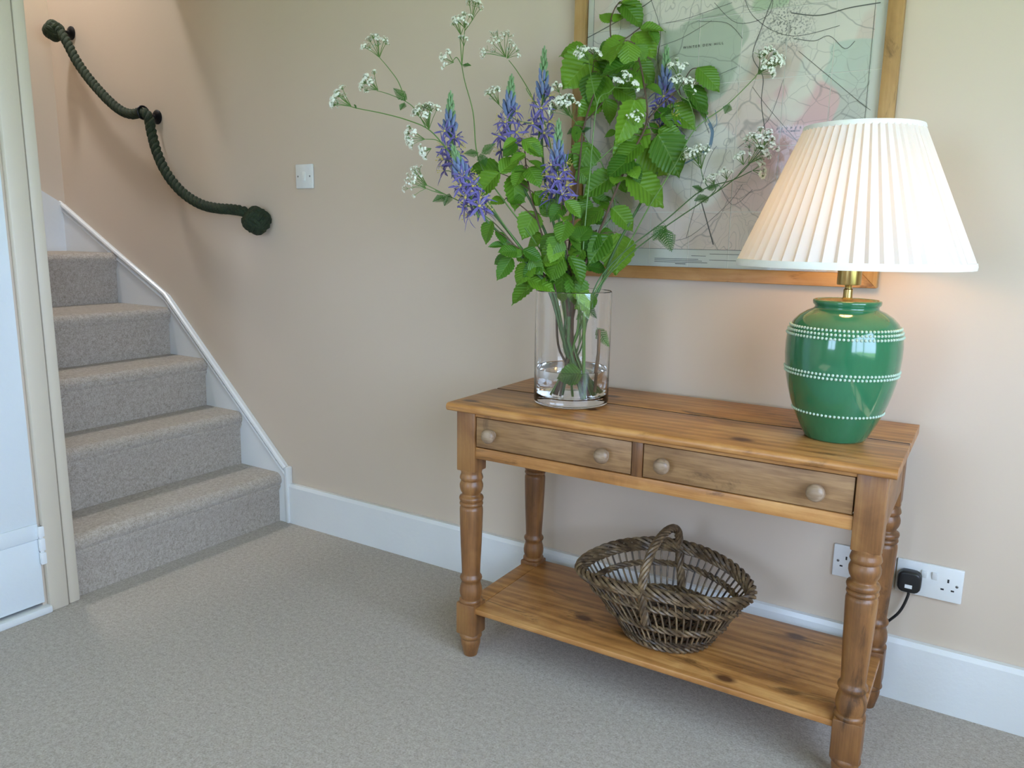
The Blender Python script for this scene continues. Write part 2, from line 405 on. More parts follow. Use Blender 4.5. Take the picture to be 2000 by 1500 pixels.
# ------------------------------------------------------------------ switch and sockets
PLAST = plain('white_plastic', S('e6e6e3'), .3); DARK = plain('dark_slot', (.01, .01, .01), .6); STEEL = plain('screw_steel', (.25, .25, .25), .35, Metallic=1.0)
sw = thing('light_switch', 'white square plastic light switch on the bare wall beside the rope', 'switch', (-1.691, 0, 1.3463))
X, Z = -1.691, 1.3463
obj('plate', MB().box(X-.043, X+.043, -.010, -.0005, Z-.043, Z+.043), PLAST, sw, bevel=.0035)
a = MB(); a.prism([(-.009, Z-.016), (-.0155, Z-.016), (-.0105, Z+.016), (-.009, Z+.016)], X-.008, X+.008, 0); obj('rocker', a, PLAST, sw, bevel=.001)
for dx in (-.03, .03):
    a = MB(); a.ball((X+dx, -.0098, Z), .0035, 10, 6, (1, .4, 1)); obj('screw', a, STEEL, sw)
def socket(x, z, label):
    s = thing('double_socket', label, 'socket', (x, 0, z))
    obj('plate', MB().box(x-.073, x+.073, -.010, -.0005, z-.043, z+.043), PLAST, s, bevel=.003)
    for dx in (-.0115, .0115):
        a = MB(); a.prism([(-.009, z+.006), (-.0105, z+.006), (-.0155, z+.026), (-.009, z+.026)], x+dx-.006, x+dx+.006, 0); obj('switch_rocker', a, PLAST, s, bevel=.001)
    for c in (-.041, .041):
        for ox, oz, wx, wz in ((0, .010, .002, .0045), (-.011, -.013, .0035, .002), (.011, -.013, .0035, .002)):
            obj('slot', MB().box(x+c+ox-wx, x+c+ox+wx, -.0104, -.009, z+oz-wz, z+oz+wz), DARK, s, smooth=False)
    for dx in (-.0603, .0603):
        a = MB(); a.ball((x+dx, -.0098, z), .0035, 10, 6, (1, .4, 1)); obj('screw', a, STEEL, s)
    return s
SX, SZ = .4269, .3286
socket(SX, SZ, 'white double wall socket with a black plug pushed in')
socket(SX-.1495, SZ+.0035, 'empty white double wall socket partly hidden behind the pine table leg')
BLACK = plain('black_rubber', (.012, .012, .012), .4)
pl = thing('power_plug', 'black three-pin plug with its cord in the double wall socket', 'plug', (SX-.041, -.012, SZ))
px_ = SX-.041; c8 = []
for k in range(24):
    a = 2*PI*k/24; ca, sa = math.cos(a), math.sin(a)
    rr = .0265/(abs(ca)**4+abs(sa)**4)**.25; c8.append((px_+rr*ca, SZ-.003+rr*sa*(1.0 if sa > 0 else 1.05)))
a = MB().prism(c8, -.040, -.0106, 1); body = obj('plug_body', a, BLACK, pl, bevel=.006, seg=3)
obj('label_tag', MB().box(px_-.008, px_+.008, -.0408, -.0395, SZ-.018, SZ-.009), PLAST, pl, smooth=False)
cp = [(px_, -.025, SZ-.028), (px_, -.026, SZ-.045), (px_-.015, -.03, SZ-.09), (px_-.055, -.033, SZ-.15), (px_-.075, -.036, SZ-.24), (px_-.078, -.038, SZ-.30), (px_-.10, -.045, .006), (px_-.16, -.075, .005)]
obj('cord', MB().tube(crom(cp, 8), .0035, 8), BLACK, pl)

# ------------------------------------------------------------------ framed map
fm = thing('framed_map', 'old folded survey map under glass in a light oak frame on the wall', 'picture', (-.17, 0, 1.035))
FX0, FX1, FZ0, FZ1, FWd, FD = -.588, .2457, 1.035, 2.02, .034, .032
for z0, z1 in ((FZ0, FZ0+FWd), (FZ1-FWd, FZ1)):
    zo, zi = (z0, z1) if z0 == FZ0 else (z1, z0)
    obj('frame_rail', MB().prism([(FX0, zo), (FX1, zo), (FX1-FWd, zi), (FX0+FWd, zi)], -FD, -.002, 1), OAK_X, fm, bevel=.0015, smooth=True)
for xo, s in ((FX0, 1), (FX1, -1)):
    obj('frame_stile', MB().prism([(xo, FZ0), (xo, FZ1), (xo+s*FWd, FZ1-FWd), (xo+s*FWd, FZ0+FWd)], -FD, -.002, 1), OAK_Z, fm, bevel=.0015, smooth=True)
LINEN = plain('map_linen', S('efeade'), .9)
obj('backing', MB().box(FX0+.02, FX1-.02, -.0135, -.003, FZ0+.02, FZ1-.02), LINEN, fm, smooth=False)
def mapmat():
    q = N('printed_map_paper'); pos = q.n('ShaderNodeNewGeometry').outputs['Position']
    warp = q.n('ShaderNodeTexNoise', {'Vector': pos, 'Scale': 7.0, 'Detail': 3}).outputs['Color']
    wv = q.n('ShaderNodeVectorMath', {0: warp, 1: (.5, .5, .5)}, operation='SUBTRACT').outputs[0]
    wv = q.n('ShaderNodeVectorMath', {0: wv, 'Scale': .07}, operation='SCALE').outputs[0]
    wp = q.n('ShaderNodeVectorMath', {0: pos, 1: wv}, operation='ADD').outputs[0]
    base = q.mix(q.noise(pos, 5, 3), S('e2decf'), S('e6dccd'))
    region = q.noise(wp, 3.1, 1.5, .4)
    base = q.mix(q.ramp(region, [(.58, (0, 0, 0)), (.595, (.55, .55, .55))]), base, S('cdd3c4'))
    base = q.mix(q.ramp(q.noise(q.n('ShaderNodeVectorMath', {0: wp, 1: (3.1, 0, 1.7)}, operation='ADD').outputs[0], 3.4, 1, .4), [(.48, (0, 0, 0)), (.50, (.55, .55, .55))]), base, S('dcc3b4'))
    bn = q.n('ShaderNodeTexNoise', {'Vector': pos, 'Scale': 5.0, 'Detail': 2}).outputs['Color']
    bv = q.n('ShaderNodeVectorMath', {0: q.n('ShaderNodeVectorMath', {0: bn, 1: (.5, .5, .5)}, operation='SUBTRACT').outputs[0], 'Scale': .34}, operation='SCALE').outputs[0]
    bp = q.n('ShaderNodeVectorMath', {0: pos, 1: bv}, operation='ADD').outputs[0]
    def blob(c, r, colr, amt):
        nonlocal base
        d = q.n('ShaderNodeVectorMath', {0: bp, 1: c}, operation='DISTANCE').outputs['Value']
        base = q.mix(q.ramp(d, [(r, (amt, amt, amt)), (r+.008, (0, 0, 0))]), base, colr)
    blob((.07, 0, 1.40), .115, S('dfbcb8'), .9); blob((-.06, 0, 1.33), .07, S('dcc4bc'), .7)
    blob((-.22, 0, 1.59), .12, S('b3bda6'), .8); blob((.16, 0, 1.50), .11, S('bfcfbf'), .7)
    blob((-.05, 0, 1.77), .07, S('b4c6a2'), .8)
    ink = S('5a5850')
    vo = q.n('ShaderNodeTexVoronoi', {'Vector': wp, 'Scale': 6.5}, feature='DISTANCE_TO_EDGE').outputs['Distance']
    l1 = q.ramp(vo, [(.004, (.36, .36, .36)), (.014, (0, 0, 0))])
    vo2 = q.n('ShaderNodeTexVoronoi', {'Vector': wp, 'Scale': 23.0}, feature='DISTANCE_TO_EDGE').outputs['Distance']
    l2 = q.ramp(vo2, [(.008, (.26, .26, .26)), (.024, (0, 0, 0))])
    zone = q.ramp(q.noise(pos, 6, 2), [(.44, (0, 0, 0)), (.56, (1, 1, 1))])
    c = q.mix(l1, base, ink); c = q.mix(q.math('MULTIPLY', l2, zone), c, ink)
    con = q.math('FRACT', q.math('MULTIPLY', q.noise(wp, 5.5, 3, .5), 26.0))
    l3 = q.ramp(con, [(0, (.4, .4, .4)), (.16, (0, 0, 0))]); zone2 = q.ramp(q.noise(pos, 4.2, 2), [(.5, (0, 0, 0)), (.6, (1, 1, 1))])
    c = q.mix(q.math('MULTIPLY', l3, zone2), c, ink)
    tn = q.n('ShaderNodeVectorMath', {0: wp, 1: (-.02, 0, 1.665)}, operation='DISTANCE').outputs['Value']
    sp = q.math('MULTIPLY', q.ramp(q.noise(pos, 190, 2), [(.52, (0, 0, 0)), (.6, (.75, .75, .75))]), q.ramp(tn, [(.02, (1, 1, 1)), (.085, (0, 0, 0))]))
    c = q.mix(sp, c, S('4a4842'))
    # blank printed margin outside the neat line
    sx = q.n('ShaderNodeSeparateXYZ', {0: pos}); mz = q.math('LESS_THAN', sx.outputs[2], 1.117); mx = q.math('GREATER_THAN', sx.outputs[0], .186); ml = q.math('LESS_THAN', sx.outputs[0], -.535)
    c = q.mix(q.math('MAXIMUM', q.math('MAXIMUM', mz, mx), ml), c, S('d5d3c6'))
    q.col(c).set(Roughness=.85); return q.m
MAPM = mapmat()
INK = plain('map_ink', S('6b6a62'), .9); INKD = plain('map_ink_dark', S('55534c'), .9); BLUE = plain('map_river_blue', S('7f97aa'), .9)
xs_ = [FX0+.0345, -.453, -.342, -.231, -.121, -.010, .100, FX1-.0345]
zs_ = [FZ0+.0345, 1.215, 1.376, 1.537, 1.698, 1.859, FZ1-.0345]
for i in range(len(xs_)-1):
    for j in range(len(zs_)-1):
        t = .0004*((i*3+j*5) % 3)
        a = MB().box(xs_[i]+.0012, xs_[i+1]-.0012, -.0150-t, -.0136, zs_[j]+.0010, zs_[j+1]-.0010)
        obj('map_panel', a, MAPM, fm, smooth=False)
YI = -.0163
def inkline(mb, pts, wd):
    P = [Vector(p) for p in pts]; fr_ = []
    for i, p in enumerate(P):
        t = (P[min(i+1, len(P)-1)]-P[max(i-1, 0)]).normalized(); nn = Vector((-t.z, 0, t.x)); fr_.append((p+nn*wd, p-nn*wd))
    for i in range(len(P)-1):
        (a, b), (c, d) = fr_[i], fr_[i+1]
        mb.add([a, b, d, c], [(0, 1, 2, 3)])
ink = MB()
for pts, wd in (
    ([(.183, 1.117), (.183, 1.97)], .0005), ([(-.535, 1.117), (.183, 1.117)], .0005), ([(-.535, 1.117), (-.535, 1.97)], .0005),
    ([(-.325, 1.091), (-.20, 1.091)], .0007), ([(-.325, 1.0865), (-.19, 1.0865)], .0007), ([(-.325, 1.082), (-.175, 1.082)], .0007),
    ([(-.265, 1.078), (-.235, 1.078)], .0010), ([(-.17, 1.106), (-.02, 1.106)], .0006), ([(-.17, 1.09), (-.02, 1.09)], .0006), ([(-.22, 1.1), (-.18, 1.1)], .0006),
    ([(-.51, 1.105), (-.44, 1.105)], .0006), ([(-.51, 1.098), (-.44, 1.098)], .0006), ([(-.51, 1.091), (-.44, 1.091)], .0006), ([(-.51, 1.084), (-.46, 1.084)], .0006)):
    inkline(ink, [(x, YI, z) for x, z in pts], wd)
def pxl(pts): return [tuple(at(x, y, 1, YI)) for x, y in pts]
for pts, wd in (
    ([(1140, 78), (1200, 45), (1260, 10), (1290, -15)], .0012), ([(1270, -5), (1290, 60), (1285, 120), (1300, 190)], .0007),
    ([(1300, 45), (1345, 35), (1430, 5)], .0006), ([(1395, 5), (1440, 45), (1500, 30), (1510, -10)], .0006),
    ([(1508, 0), (1485, 60), (1470, 110), (1490, 150), (1487, 200), (1495, 260), (1500, 300)], .0009), ([(1455, 0), (1470, 30), (1510, 60), (1560, 70), (1640, 50)], .0006),
    ([(1545, 25), (1600, 30), (1660, 15), (1720, 5)], .0012), ([(1550, 75), (1590, 80), (1620, 70), (1650, 95), (1670, 80)], .0007),
    ([(1470, 170), (1500, 210), (1560, 280), (1600, 330)], .0005), ([(1560, 100), (1620, 150), (1680, 200), (1700, 215)], .0006), ([(1530, 155), (1500, 235), (1440, 290)], .0005),
    ([(1340, 465), (1375, 340), (1390, 300), (1400, 285)], .0006), ([(1370, 395), (1380, 430), (1393, 478)], .0014), ([(1310, 470), (1350, 460), (1420, 400), (1450, 360)], .0005),
    ([(1400, 350), (1430, 400), (1470, 370)], .0005), ([(1330, 150), (1360, 180), (1370, 220), (1385, 260)], .0007), ([(1350, 170), (1395, 150), (1440, 130)], .0005),
    ([(1290, 90), (1330, 75), (1365, 55), (1390, 40)], .0006), ([(1365, 42), (1420, 45), (1450, 75)], .0006)):
    inkline(ink, crom(pxl(pts), 5), wd)
obj('map_print', ink, INK, fm, smooth=False)
rv = MB(); inkline(rv, crom(pxl([(1385, 240), (1391, 255), (1390, 270), (1385, 288), (1370, 300)]), 6), .0042); inkline(rv, crom(pxl([(1366, 305), (1340, 318), (1318, 330)]), 6), .002)
inkline(rv, crom(pxl([(1391, 252), (1386, 238), (1378, 225)]), 5), .0011); inkline(rv, crom(pxl([(1391, 252), (1400, 240), (1397, 215)]), 5), .0009)
obj('map_river', rv, BLUE, fm, smooth=False)
def text(s, px, py, size, parent, mat, space=1.0):
    cu = bpy.data.curves.new('lettering', 'FONT'); cu.body = s; cu.size = size; cu.space_character = space; cu.align_x = 'CENTER'; cu.offset = .0001
    o = bpy.data.objects.new('lettering', cu); C.objects.link(o)
    me = bpy.data.meshes.new_from_object(o); bpy.data.objects.remove(o); bpy.data.curves.remove(cu)
    me.materials.clear(); me.materials.append(mat)
    p = at(px, py, 1, YI-.0002); inst('lettering', me, Matrix.Translation(p) @ Matrix.Rotation(PI/2, 4, 'X'), parent)
text('WINTER DEN HILL', 1373, 91, .0085, fm, INKD, 1.6)
text('P E P P E R', 1541, 253, .0085, fm, INKD, 1.5); text('BOX COMMON', 1541, 258, .0062, fm, INKD, 1.3)
q = N('picture_glass'); tr = q.n('ShaderNodeBsdfTransparent'); gl = q.n('ShaderNodeBsdfGlossy', {'Roughness': .03}); fn = q.n('ShaderNodeFresnel', {'IOR': 1.3})
mx = q.n('ShaderNodeMixShader', {0: fn.outputs[0], 1: tr.outputs[0], 2: gl.outputs[0]}); q.link(mx.outputs[0], q.out.inputs['Surface'])
obj('glass_pane', MB().add([(FX0+.03, -.022, FZ0+.03), (FX1-.03, -.022, FZ0+.03), (FX1-.03, -.022, FZ1-.03), (FX0+.03, -.022, FZ1-.03)], [(0, 1, 2, 3)]), q.m, fm, smooth=False)

# ------------------------------------------------------------------ console table (local coords: origin under its centre on the floor)
TX0, TX1, TY0, TY1, TZ = -.6902, .3726, -.4865, -.0366, .719
tc = Vector(((TX0+TX1)/2, (TY0+TY1)/2, 0)); hx = (TX1-TX0)/2; hy = (TY1-TY0)/2
tab = thing('console_table', 'old waxed pine side table with two drawers, turned legs and low shelf', 'table', tuple(tc), rz=.0102)
def tp(name, mb, mat, parent=tab, **k): return obj(name, mb, mat, parent, world=False, **k)
th = .021
def board(y0, y1, front=False, back=False):
    r = th/2; P = []
    if front: P += [(y0+r*.9-r*.9*math.sin(PI*k/6), TZ-th+r-r*math.cos(PI*k/6)) for k in range(7)]
    else: P += [(y0, TZ-th), (y0, TZ-.0012), (y0+.0012, TZ)]
    if back: P += [(y1, TZ), (y1, TZ-th)]
    else: P += [(y1-.0012, TZ), (y1, TZ-.0012), (y1, TZ-th)]
    return MB().prism(P, -hx, hx, 0)
tp('tabletop_board', board(-hy, .0125, front=True), PINE_X, bevel=.002, seg=1)
JOINT = plain('shaded_joint', S('1f1309'), .9)  # dark colour standing in for the shade in the open board gap
tp('joint_shade', MB().box(-hx+.002, hx-.002, .0105, .0235, TZ-th+.004, TZ-.0011), JOINT, smooth=False)  # almost flush dark strip, draws the shaded gap as a line
tp('tabletop_board', board(.0215, hy, back=True), PINE_X, bevel=.002, seg=1)
lx, ly, lb = hx-.0452, hy-.054, .0285
turn = [(.0285, .536), (.029, .531), (.0275, .527), (.0285, .523), (.0305, .517), (.0315, .512), (.0295, .508), (.027, .505), (.0285, .502), (.0315, .494), (.0315, .486), (.029, .477), (.025, .470), (.0245, .466),
        (.0255, .464), (.0315, .461), (.033, .456), (.0315, .450), (.0275, .447), (.031, .444), (.032, .440), (.030, .436), (.0275, .434), (.0305, .430), (.0315, .424), (.031, .40), (.0285, .325), (.0255, .262), (.0248, .243), (.0255, .238), (.0295, .233), (.0305, .228), (.0285, .223), (.0258, .220), (.0262, .214), (.0295, .203), (.031, .192), (.0305, .182), (.028, .174), (.0275, .170), (.0315, .167), (.032, .161), (.029, .157)]
foot = [(.028, .068), (.0305, .063), (.0315, .058), (.029, .054), (.026, .05), (.0275, .044), (.0265, .034), (.0215, .014), (.019, .002), (.018, 0)]
def sqlathe(zlo, zhi, b, chlo, chhi):                # square block with chamfered (shouldered) ends
    m_ = MB(); m_.box(-b, b, -b, b, zlo, zhi); return m_
for sx in (-1, 1):
    for sy in (-1, 1):
        leg = MB(); leg.lathe(list(reversed(turn)), 32, (sx*lx, sy*ly, 0)); leg.lathe(list(reversed(foot)), 32, (sx*lx, sy*ly, 0))
        L = tp('leg', leg, PINE_Z, angle=50)
        tp('top_block', MB().box(sx*lx-lb, sx*lx+lb, sy*ly-lb, sy*ly+lb, .534, TZ-th), PINE_Z, L, bevel=.003)
        tp('foot_block', MB().box(sx*lx-lb-.001, sx*lx+lb+.001, sy*ly-lb-.001, sy*ly+lb+.001, .067, .159), PINE_Z, L, bevel=.004)
yfr = -ly-lb+.004                                    # face of the front rails
def fx(wx): return wx-tc.x
tp('apron', MB().box(-lx+lb, lx-lb, yfr, yfr+.022, .574, .604), PINE_X, bevel=.0015)
tp('top_rail', MB().box(-lx+lb, lx-lb, yfr, yfr+.022, .686, TZ-th), PINE_X, bevel=.001)
tp('centre_stile', MB().box(fx(-.1805), fx(-.1545), yfr, yfr+.022, .604, .686), PINE_Z, bevel=.001)
tp('back_apron', MB().box(-lx+lb, lx-lb, ly+.006, ly+.024, .574, TZ-th), PINE_X, bevel=.001)
for sx in (-1, 1): tp('side_apron', MB().box(sx*(lx+.018)-.009, sx*(lx+.018)+.009, -ly+lb, ly-lb, .574, TZ-th), PINE_Y, bevel=.001)
for x0, x1, kn in ((fx(-.6145), fx(-.1825), (-.565, -.249)), (fx(-.1525), fx(.2905), (-.101, .227))):
    x0 = max(x0, -lx+lb+.002); x1 = min(x1+.02, lx-lb-.003) if x1 > 0.2 else x1
    d = tp('drawer', MB().box(x0, x1, yfr+.0015, yfr+.30, .6065, .684), PINE_DRAWER, bevel=.0012)
    for kx in kn:
        kb = MB().lathe([(.011, 0), (.0095, .004), (.0085, .008), (.012, .011), (.0175, .015), (.019, .020), (.0185, .025), (.015, .030), (.009, .0325), (.003, .0335)], 24)
        M = Matrix.Translation((fx(kx), yfr+.0015, .645)) @ Matrix.Rotation(PI/2, 4, 'X'); kb.v = [M @ v for v in kb.v]
        tp('knob', kb, KNOBW, d)
SHZ = .150
sh = MB(); xa, xb_, ya, yb_ = -lx+lb*.9, lx-lb*.9, -ly-lb+.006, ly+lb-.002
sh.box(xa, xb_, ya, yb_, SHZ-.016, SHZ); tp('shelf', sh, PINE_X, bevel=.004)
for sx in (-1, 1): tp('shelf_end', MB().box(*sorted((sx*(lx-lb*.9), sx*(lx+lb*.8))), -ly+lb+.001, ly-lb-.001, SHZ-.0155, SHZ-.0005), PINE_X, bevel=.003)

# ------------------------------------------------------------------ table lamp
LX, LY = .2235, -.275
lampo = thing('table_lamp', 'lit table lamp with glossy green beaded jar base and white pleated shade', 'lamp', (LX, LY, TZ))
q = N('green_glaze'); v = q.coord(); g = q.noise(q.coord('Object', (1, 1, .12)), 90, 3, .6)
q.col(q.mix(q.noise(v, 18, 3), q.mix(g, S('23613f'), S('30744e')), S('296945'))).set(Roughness=.12); q.p.inputs['Coat Weight'].default_value = .6; q.p.inputs['Coat Roughness'].default_value = .04
q.bump(q.noise(v, 25, 2), .03, .002); GLAZE = q.m
body = [(.058, 0), (.066, 0), (.069, .004), (.0765, .017), (.0885, .040), (.0985, .062), (.1080, .087), (.1150, .111), (.1210, .137), (.1250, .163), (.1272, .190), (.1272, .215), (.1252, .236), (.121, .250), (.113, .264), (.101, .276), (.085, .286), (.0715, .2915), (.0690, .295), (.0700, .299), (.0735, .302), (.0745, .307), (.0735, .3105), (.069, .312), (.064, .310), (.062, .306)]
body = [(r*.93, z*.972) for r, z in body]
obj('jar_base', MB().lathe(body, 72, (LX, LY, TZ)), GLAZE, lampo, angle=60)
def rad(h):
    for (r0, z0), (r1, z1) in zip(body, body[1:]):
        if z0 <= h <= z1 and z1 > z0: return r0+(r1-r0)*(h-z0)/(z1-z0)
BEADM = plain('pale_green_bead_glaze', S('b6c9b2'), .25)
for h in (.2465, .2380, .2295, .1550, .1468, .064):
    bb = MB(); r = rad(h); n = int(2*PI*r/.0084)
    for k in range(n):
        a = 2*PI*(k+.5*(int(h*1e4) % 2))/n; bb.ball((LX+r*math.cos(a), LY+r*math.sin(a), TZ+h), .0032, 8, 5)
    o = obj('bead_row', bb, BEADM, lampo); o['kind'] = 'stuff'
BRASS = plain('brushed_brass', S('b39a62'), .28, Metallic=1.0)
obj('cap', MB().lathe([(.058, .296), (.058, .3010), (.054, .3025), (.012, .304), (.010, .308)], 48, (LX, LY, TZ)), BRASS, lampo)
obj('stem', MB().lathe([(.0095, .304), (.0095, .325), (.0075, .327), (.0075, .333), (.010, .336)], 24, (LX, LY, TZ)), BRASS, lampo)
obj('bulb_holder', MB().lathe([(.010, .334), (.0235, .335), (.0242, .338), (.0242, .385), (.024, .388), (.016, .389), (.016, .40)], 40, (LX, LY, TZ)), BRASS, lampo)
q = N('lit_bulb'); q.col((1, .85, .6)).set(Roughness=.4); q.p.inputs['Emission Color'].default_value = (1, .55, .20, 1); q.p.inputs['Emission Strength'].default_value = 40
obj('bulb', MB().lathe([(.012, .40), (.014, .412), (.024, .432), (.030, .452), (.028, .470), (.018, .485), (.004, .491)], 24, (LX, LY, TZ)), q.m, lampo)
q = N('white_pleated_silk'); df = q.n('ShaderNodeBsdfDiffuse', {'Color': (*S('dcdcdb'), 1)}); ts = q.n('ShaderNodeBsdfTranslucent', {'Color': (*S('f0dfc0'), 1)})
mx = q.n('ShaderNodeMixShader', {0: .26, 1: df.outputs[0], 2: ts.outputs[0]}); q.link(mx.outputs[0], q.out.inputs['Surface']); SILK = q.m
Z0, Z1, R0, R1 = 1.0985, 1.373, .2290, .1125; NP = 54
shade = MB(); vs = []; rows = 9; sub = 4
for i in range(rows):
    t = i/(rows-1); z = Z0+(Z1-Z0)*t; r = R0+(R1-R0)*t; dep = (.0062-.0022*t)
    for k in range(NP*sub):
        a = 2*PI*k/(NP*sub); ph = (k % sub)/sub
        off = dep*(1-ph*1.25) if ph < .79 else dep*.1; vs.append((LX+(r+off)*math.cos(a), LY+(r+off)*math.sin(a), z))
nn = NP*sub
shade.add(vs, [(i*nn+k, i*nn+(k+1) % nn, (i+1)*nn+(k+1) % nn, (i+1)*nn+k) for i in range(rows-1) for k in range(nn)])
sho = obj('shade', shade, SILK, lampo, angle=25)
TRIM = plain('cream_shade_trim', S('f0ece0'), .8)
for z, r, h in ((Z0, R0+.003, .007), (Z1, R1+.002, .005)):
    t_ = MB().lathe([(r+.0022, z-h), (r+.0032, z), (r+.0015, z+h), (r-.003, z+h), (r-.003, z-h)], 96, (LX, LY, 0), closed=True); obj('trim_band', t_, TRIM, sho)
sp = MB()
for k in range(3):
    a = 2*PI*k/3+.4; sp.tube([(LX+.018*math.cos(a), LY+.018*math.sin(a), TZ+.395), (LX+R1*.97*math.cos(a), LY+R1*.97*math.sin(a), Z1-.004)], .0014, 6)
obj('shade_carrier', sp, BRASS, lampo)

# ------------------------------------------------------------------ wicker basket on the shelf
BZ = SHZ+.001; bc = Vector((-.155, -.258, BZ))
bas = thing('wicker_basket', 'brown openwork wicker basket with arched handle on the low shelf', 'basket', (-.13, -.29, BZ))
def wick(name, a, b, c):
    q = N(name); v = q.coord('World'); f = q.noise(v, 45, 3, .6); q.col(q.ramp(f, [(.3, a), (.5, b), (.72, c)])).set(Roughness=.5); q.bump(q.noise(v, 300, 2), .3, .001); return q.m
WICK = wick('brown_willow', S('3f2f20'), S('644f37'), S('8f7553')); WICKD = wick('dark_willow', S('2a1e15'), S('433323'), S('5c4831'))
def ring_pt(t, h):                                   # h: 0 base .. 1 rim, t angle
    e = h**.9; a = .105+(.222-.105)*e; b = .096+(.134-.096)*e
    cx = -.128+(-.160+.128)*e; cy = -.296+(-.264+.296)*e; al = .15*e
    z = BZ+.006+h*(.283-BZ-.006+.032*math.sin(t)**2+.014*math.sin(t))
    x, y = a*math.cos(t), b*math.sin(t)
    return Vector((cx+x*math.cos(al)-y*math.sin(al), cy+x*math.sin(al)+y*math.cos(al), z))
def hoop(h, n=140): return [ring_pt(2*PI*k/n, h) for k in range(n)]
def band(name, h, R, r, n, pitch, mat):
    bd = None
    P = resample(hoop(h), .006, True)
    mb = MB()
    for s_ in strand_paths(P, R, n, pitch, True): mb.tube(s_, r, 5, True)
    return obj(name, mb, mat, bas)
NS = 62
for k in range(NS):
    t = 2*PI*k/NS; lean = -.25
    pts = [ring_pt(t-lean*(1-h), h)+Vector((0, 0, -.002)) for h in (.02, .2, .4, .6, .8, 1.0)]
    obj('stake', MB().tube(pts, .0027, 5), WICK if k % 3 else WICKD, bas)
band('border', 1.0, .0090, .0050, 4, .085, WICK); band('border', .92, .0062, .0042, 4, .070, WICK)
band('waling', .70, .0055, .0038, 3, .060, WICK); band('waling', .36, .0055, .0038, 3, .060, WICK)
band('foot_border', .03, .0058, .0036, 3, .05, WICK); band('waling', .12, .0045, .0032, 3, .05, WICKD)
for k in range(9):                                   # woven bottom
    s_ = -.085+.17*k/8; wx = .104*math.sqrt(max(0, 1-(s_/.094)**2)); obj('base_rod', MB().tube([(-.128-wx, -.296+s_, BZ+.008), (-.128, -.296+s_, BZ+.010), (-.128+wx, -.296+s_, BZ+.008)], .0042, 6), WICKD, bas)
for k in range(11):
    s_ = -.09+.18*k/10; wy = .092*math.sqrt(max(0, 1-(s_/.104)**2)); obj('base_rod', MB().tube([(-.128+s_, -.296-wy, BZ+.0135), (-.128+s_, -.296+wy, BZ+.0135)], .0035, 6), WICK, bas)
tf, tb = -PI/2-.10, PI/2-.05
A = ring_pt(tf, .95); B = ring_pt(tb, .95); mid = (A+B)/2
hp = [ring_pt(tf, .40), ring_pt(tf, .72), A]+[Vector((A.x+(B.x-A.x)*(.5-.5*math.cos(PI*u)), A.y+(B.y-A.y)*(.5-.5*math.cos(PI*u)), A.z+(B.z-A.z)*u+.095*math.sin(PI*u)**.8)) for u in (.12, .28, .42, .56, .70, .85)]+[B, ring_pt(tb, .7), ring_pt(tb, .4)]
hp = resample(crom(hp, 8), .005)
for s_ in strand_paths(hp, .0072, 5, .095): obj('handle_rod', MB().tube(s_, .0046, 6), WICK, bas)

# ------------------------------------------------------------------ vase and flowers
VX, VY = -.4275, -.293; VR, VH = .0975, .292; VZ = TZ+.0006
q = N('clear_vase_glass'); q.col((1, 1, 1)).set(Roughness=0.0, IOR=1.48); q.p.inputs['Transmission Weight'].default_value = 1.0; VGL = q.m
prof = [(.0, .0), (.090, 0), (.0955, .003), (VR-.0006, .006), (VR, .010), (VR, .014), (VR, VH-.002), (VR-.002, VH), (VR-.0042, VH-.002), (VR-.0042, .030), (VR-.0046, .027), (VR-.0065, .023), (VR-.010, .0205), (.04, .018), (0, .018)]
vase = obj('glass_vase', MB().lathe(prof, 80, (VX, VY, VZ), cap=False), VGL, None, angle=22, weld=True)
tag(vase, 'clear glass cylinder vase of flower stems standing on the pine table', 'vase')
q = N('vase_water'); q.col((.97, 1, .98)).set(Roughness=0.0, IOR=1.33); q.p.inputs['Transmission Weight'].default_value = 1.0
WL = .090; wr = VR-.0050
wat = obj('water', MB().lathe([(0, .0188), (.038, .0188), (VR-.0105, .0212), (VR-.0072, .0235), (VR-.0052, .0272), (wr, .0300), (wr, WL+.0012), (wr-.002, WL), (0, WL)], 80, (VX, VY, VZ), cap=False), q.m, None, angle=22, weld=True)
tag(wat, 'shallow clear water in the bottom of the glass vase', 'water')

D0 = (Vector((VX, VY, 1.0))-CAM).dot(FW)
def P3(px, py, dd=0.0):
    d = ray(px, py); p = CAM+d*(D0+dd)
    if p.y > -.06: p = CAM+d*((-.06-CAM.y)/d.y)
    return p
def leafmat(name, a, b, tr=.35, veins=False):
    q = N(name); v = q.coord('Object'); f = q.noise(v, 6, 3)
    oi = q.n('ShaderNodeObjectInfo').outputs['Random']
    c = q.mix(oi, a, b); c = q.mix(q.math('MULTIPLY', f, .35), c, tuple(x*.75 for x in a))
    if veins:
        sx = q.n('ShaderNodeSeparateXYZ', {0: v}); ax = q.math('ABSOLUTE', sx.outputs[0])
        w_ = q.math('PINGPONG', q.math('SUBTRACT', sx.outputs[1], q.math('MULTIPLY', ax, .75)), .055)
        vn = q.math('MAXIMUM', q.ramp(w_, [(.0, (1, 1, 1)), (.012, (0, 0, 0))]), q.ramp(ax, [(.008, (1, 1, 1)), (.016, (0, 0, 0))]))
        c = q.mix(q.math('MULTIPLY', vn, .2), c, S('a9c86a')); q.bump(w_, .22, .4)
    q.col(c).set(Roughness=.45)
    ts = q.n('ShaderNodeBsdfTranslucent', {'Color': c}); mx = q.n('ShaderNodeMixShader', {0: tr, 1: q.p.outputs[0], 2: ts.outputs[0]}); q.link(mx.outputs[0], q.out.inputs['Surface']); return q.m
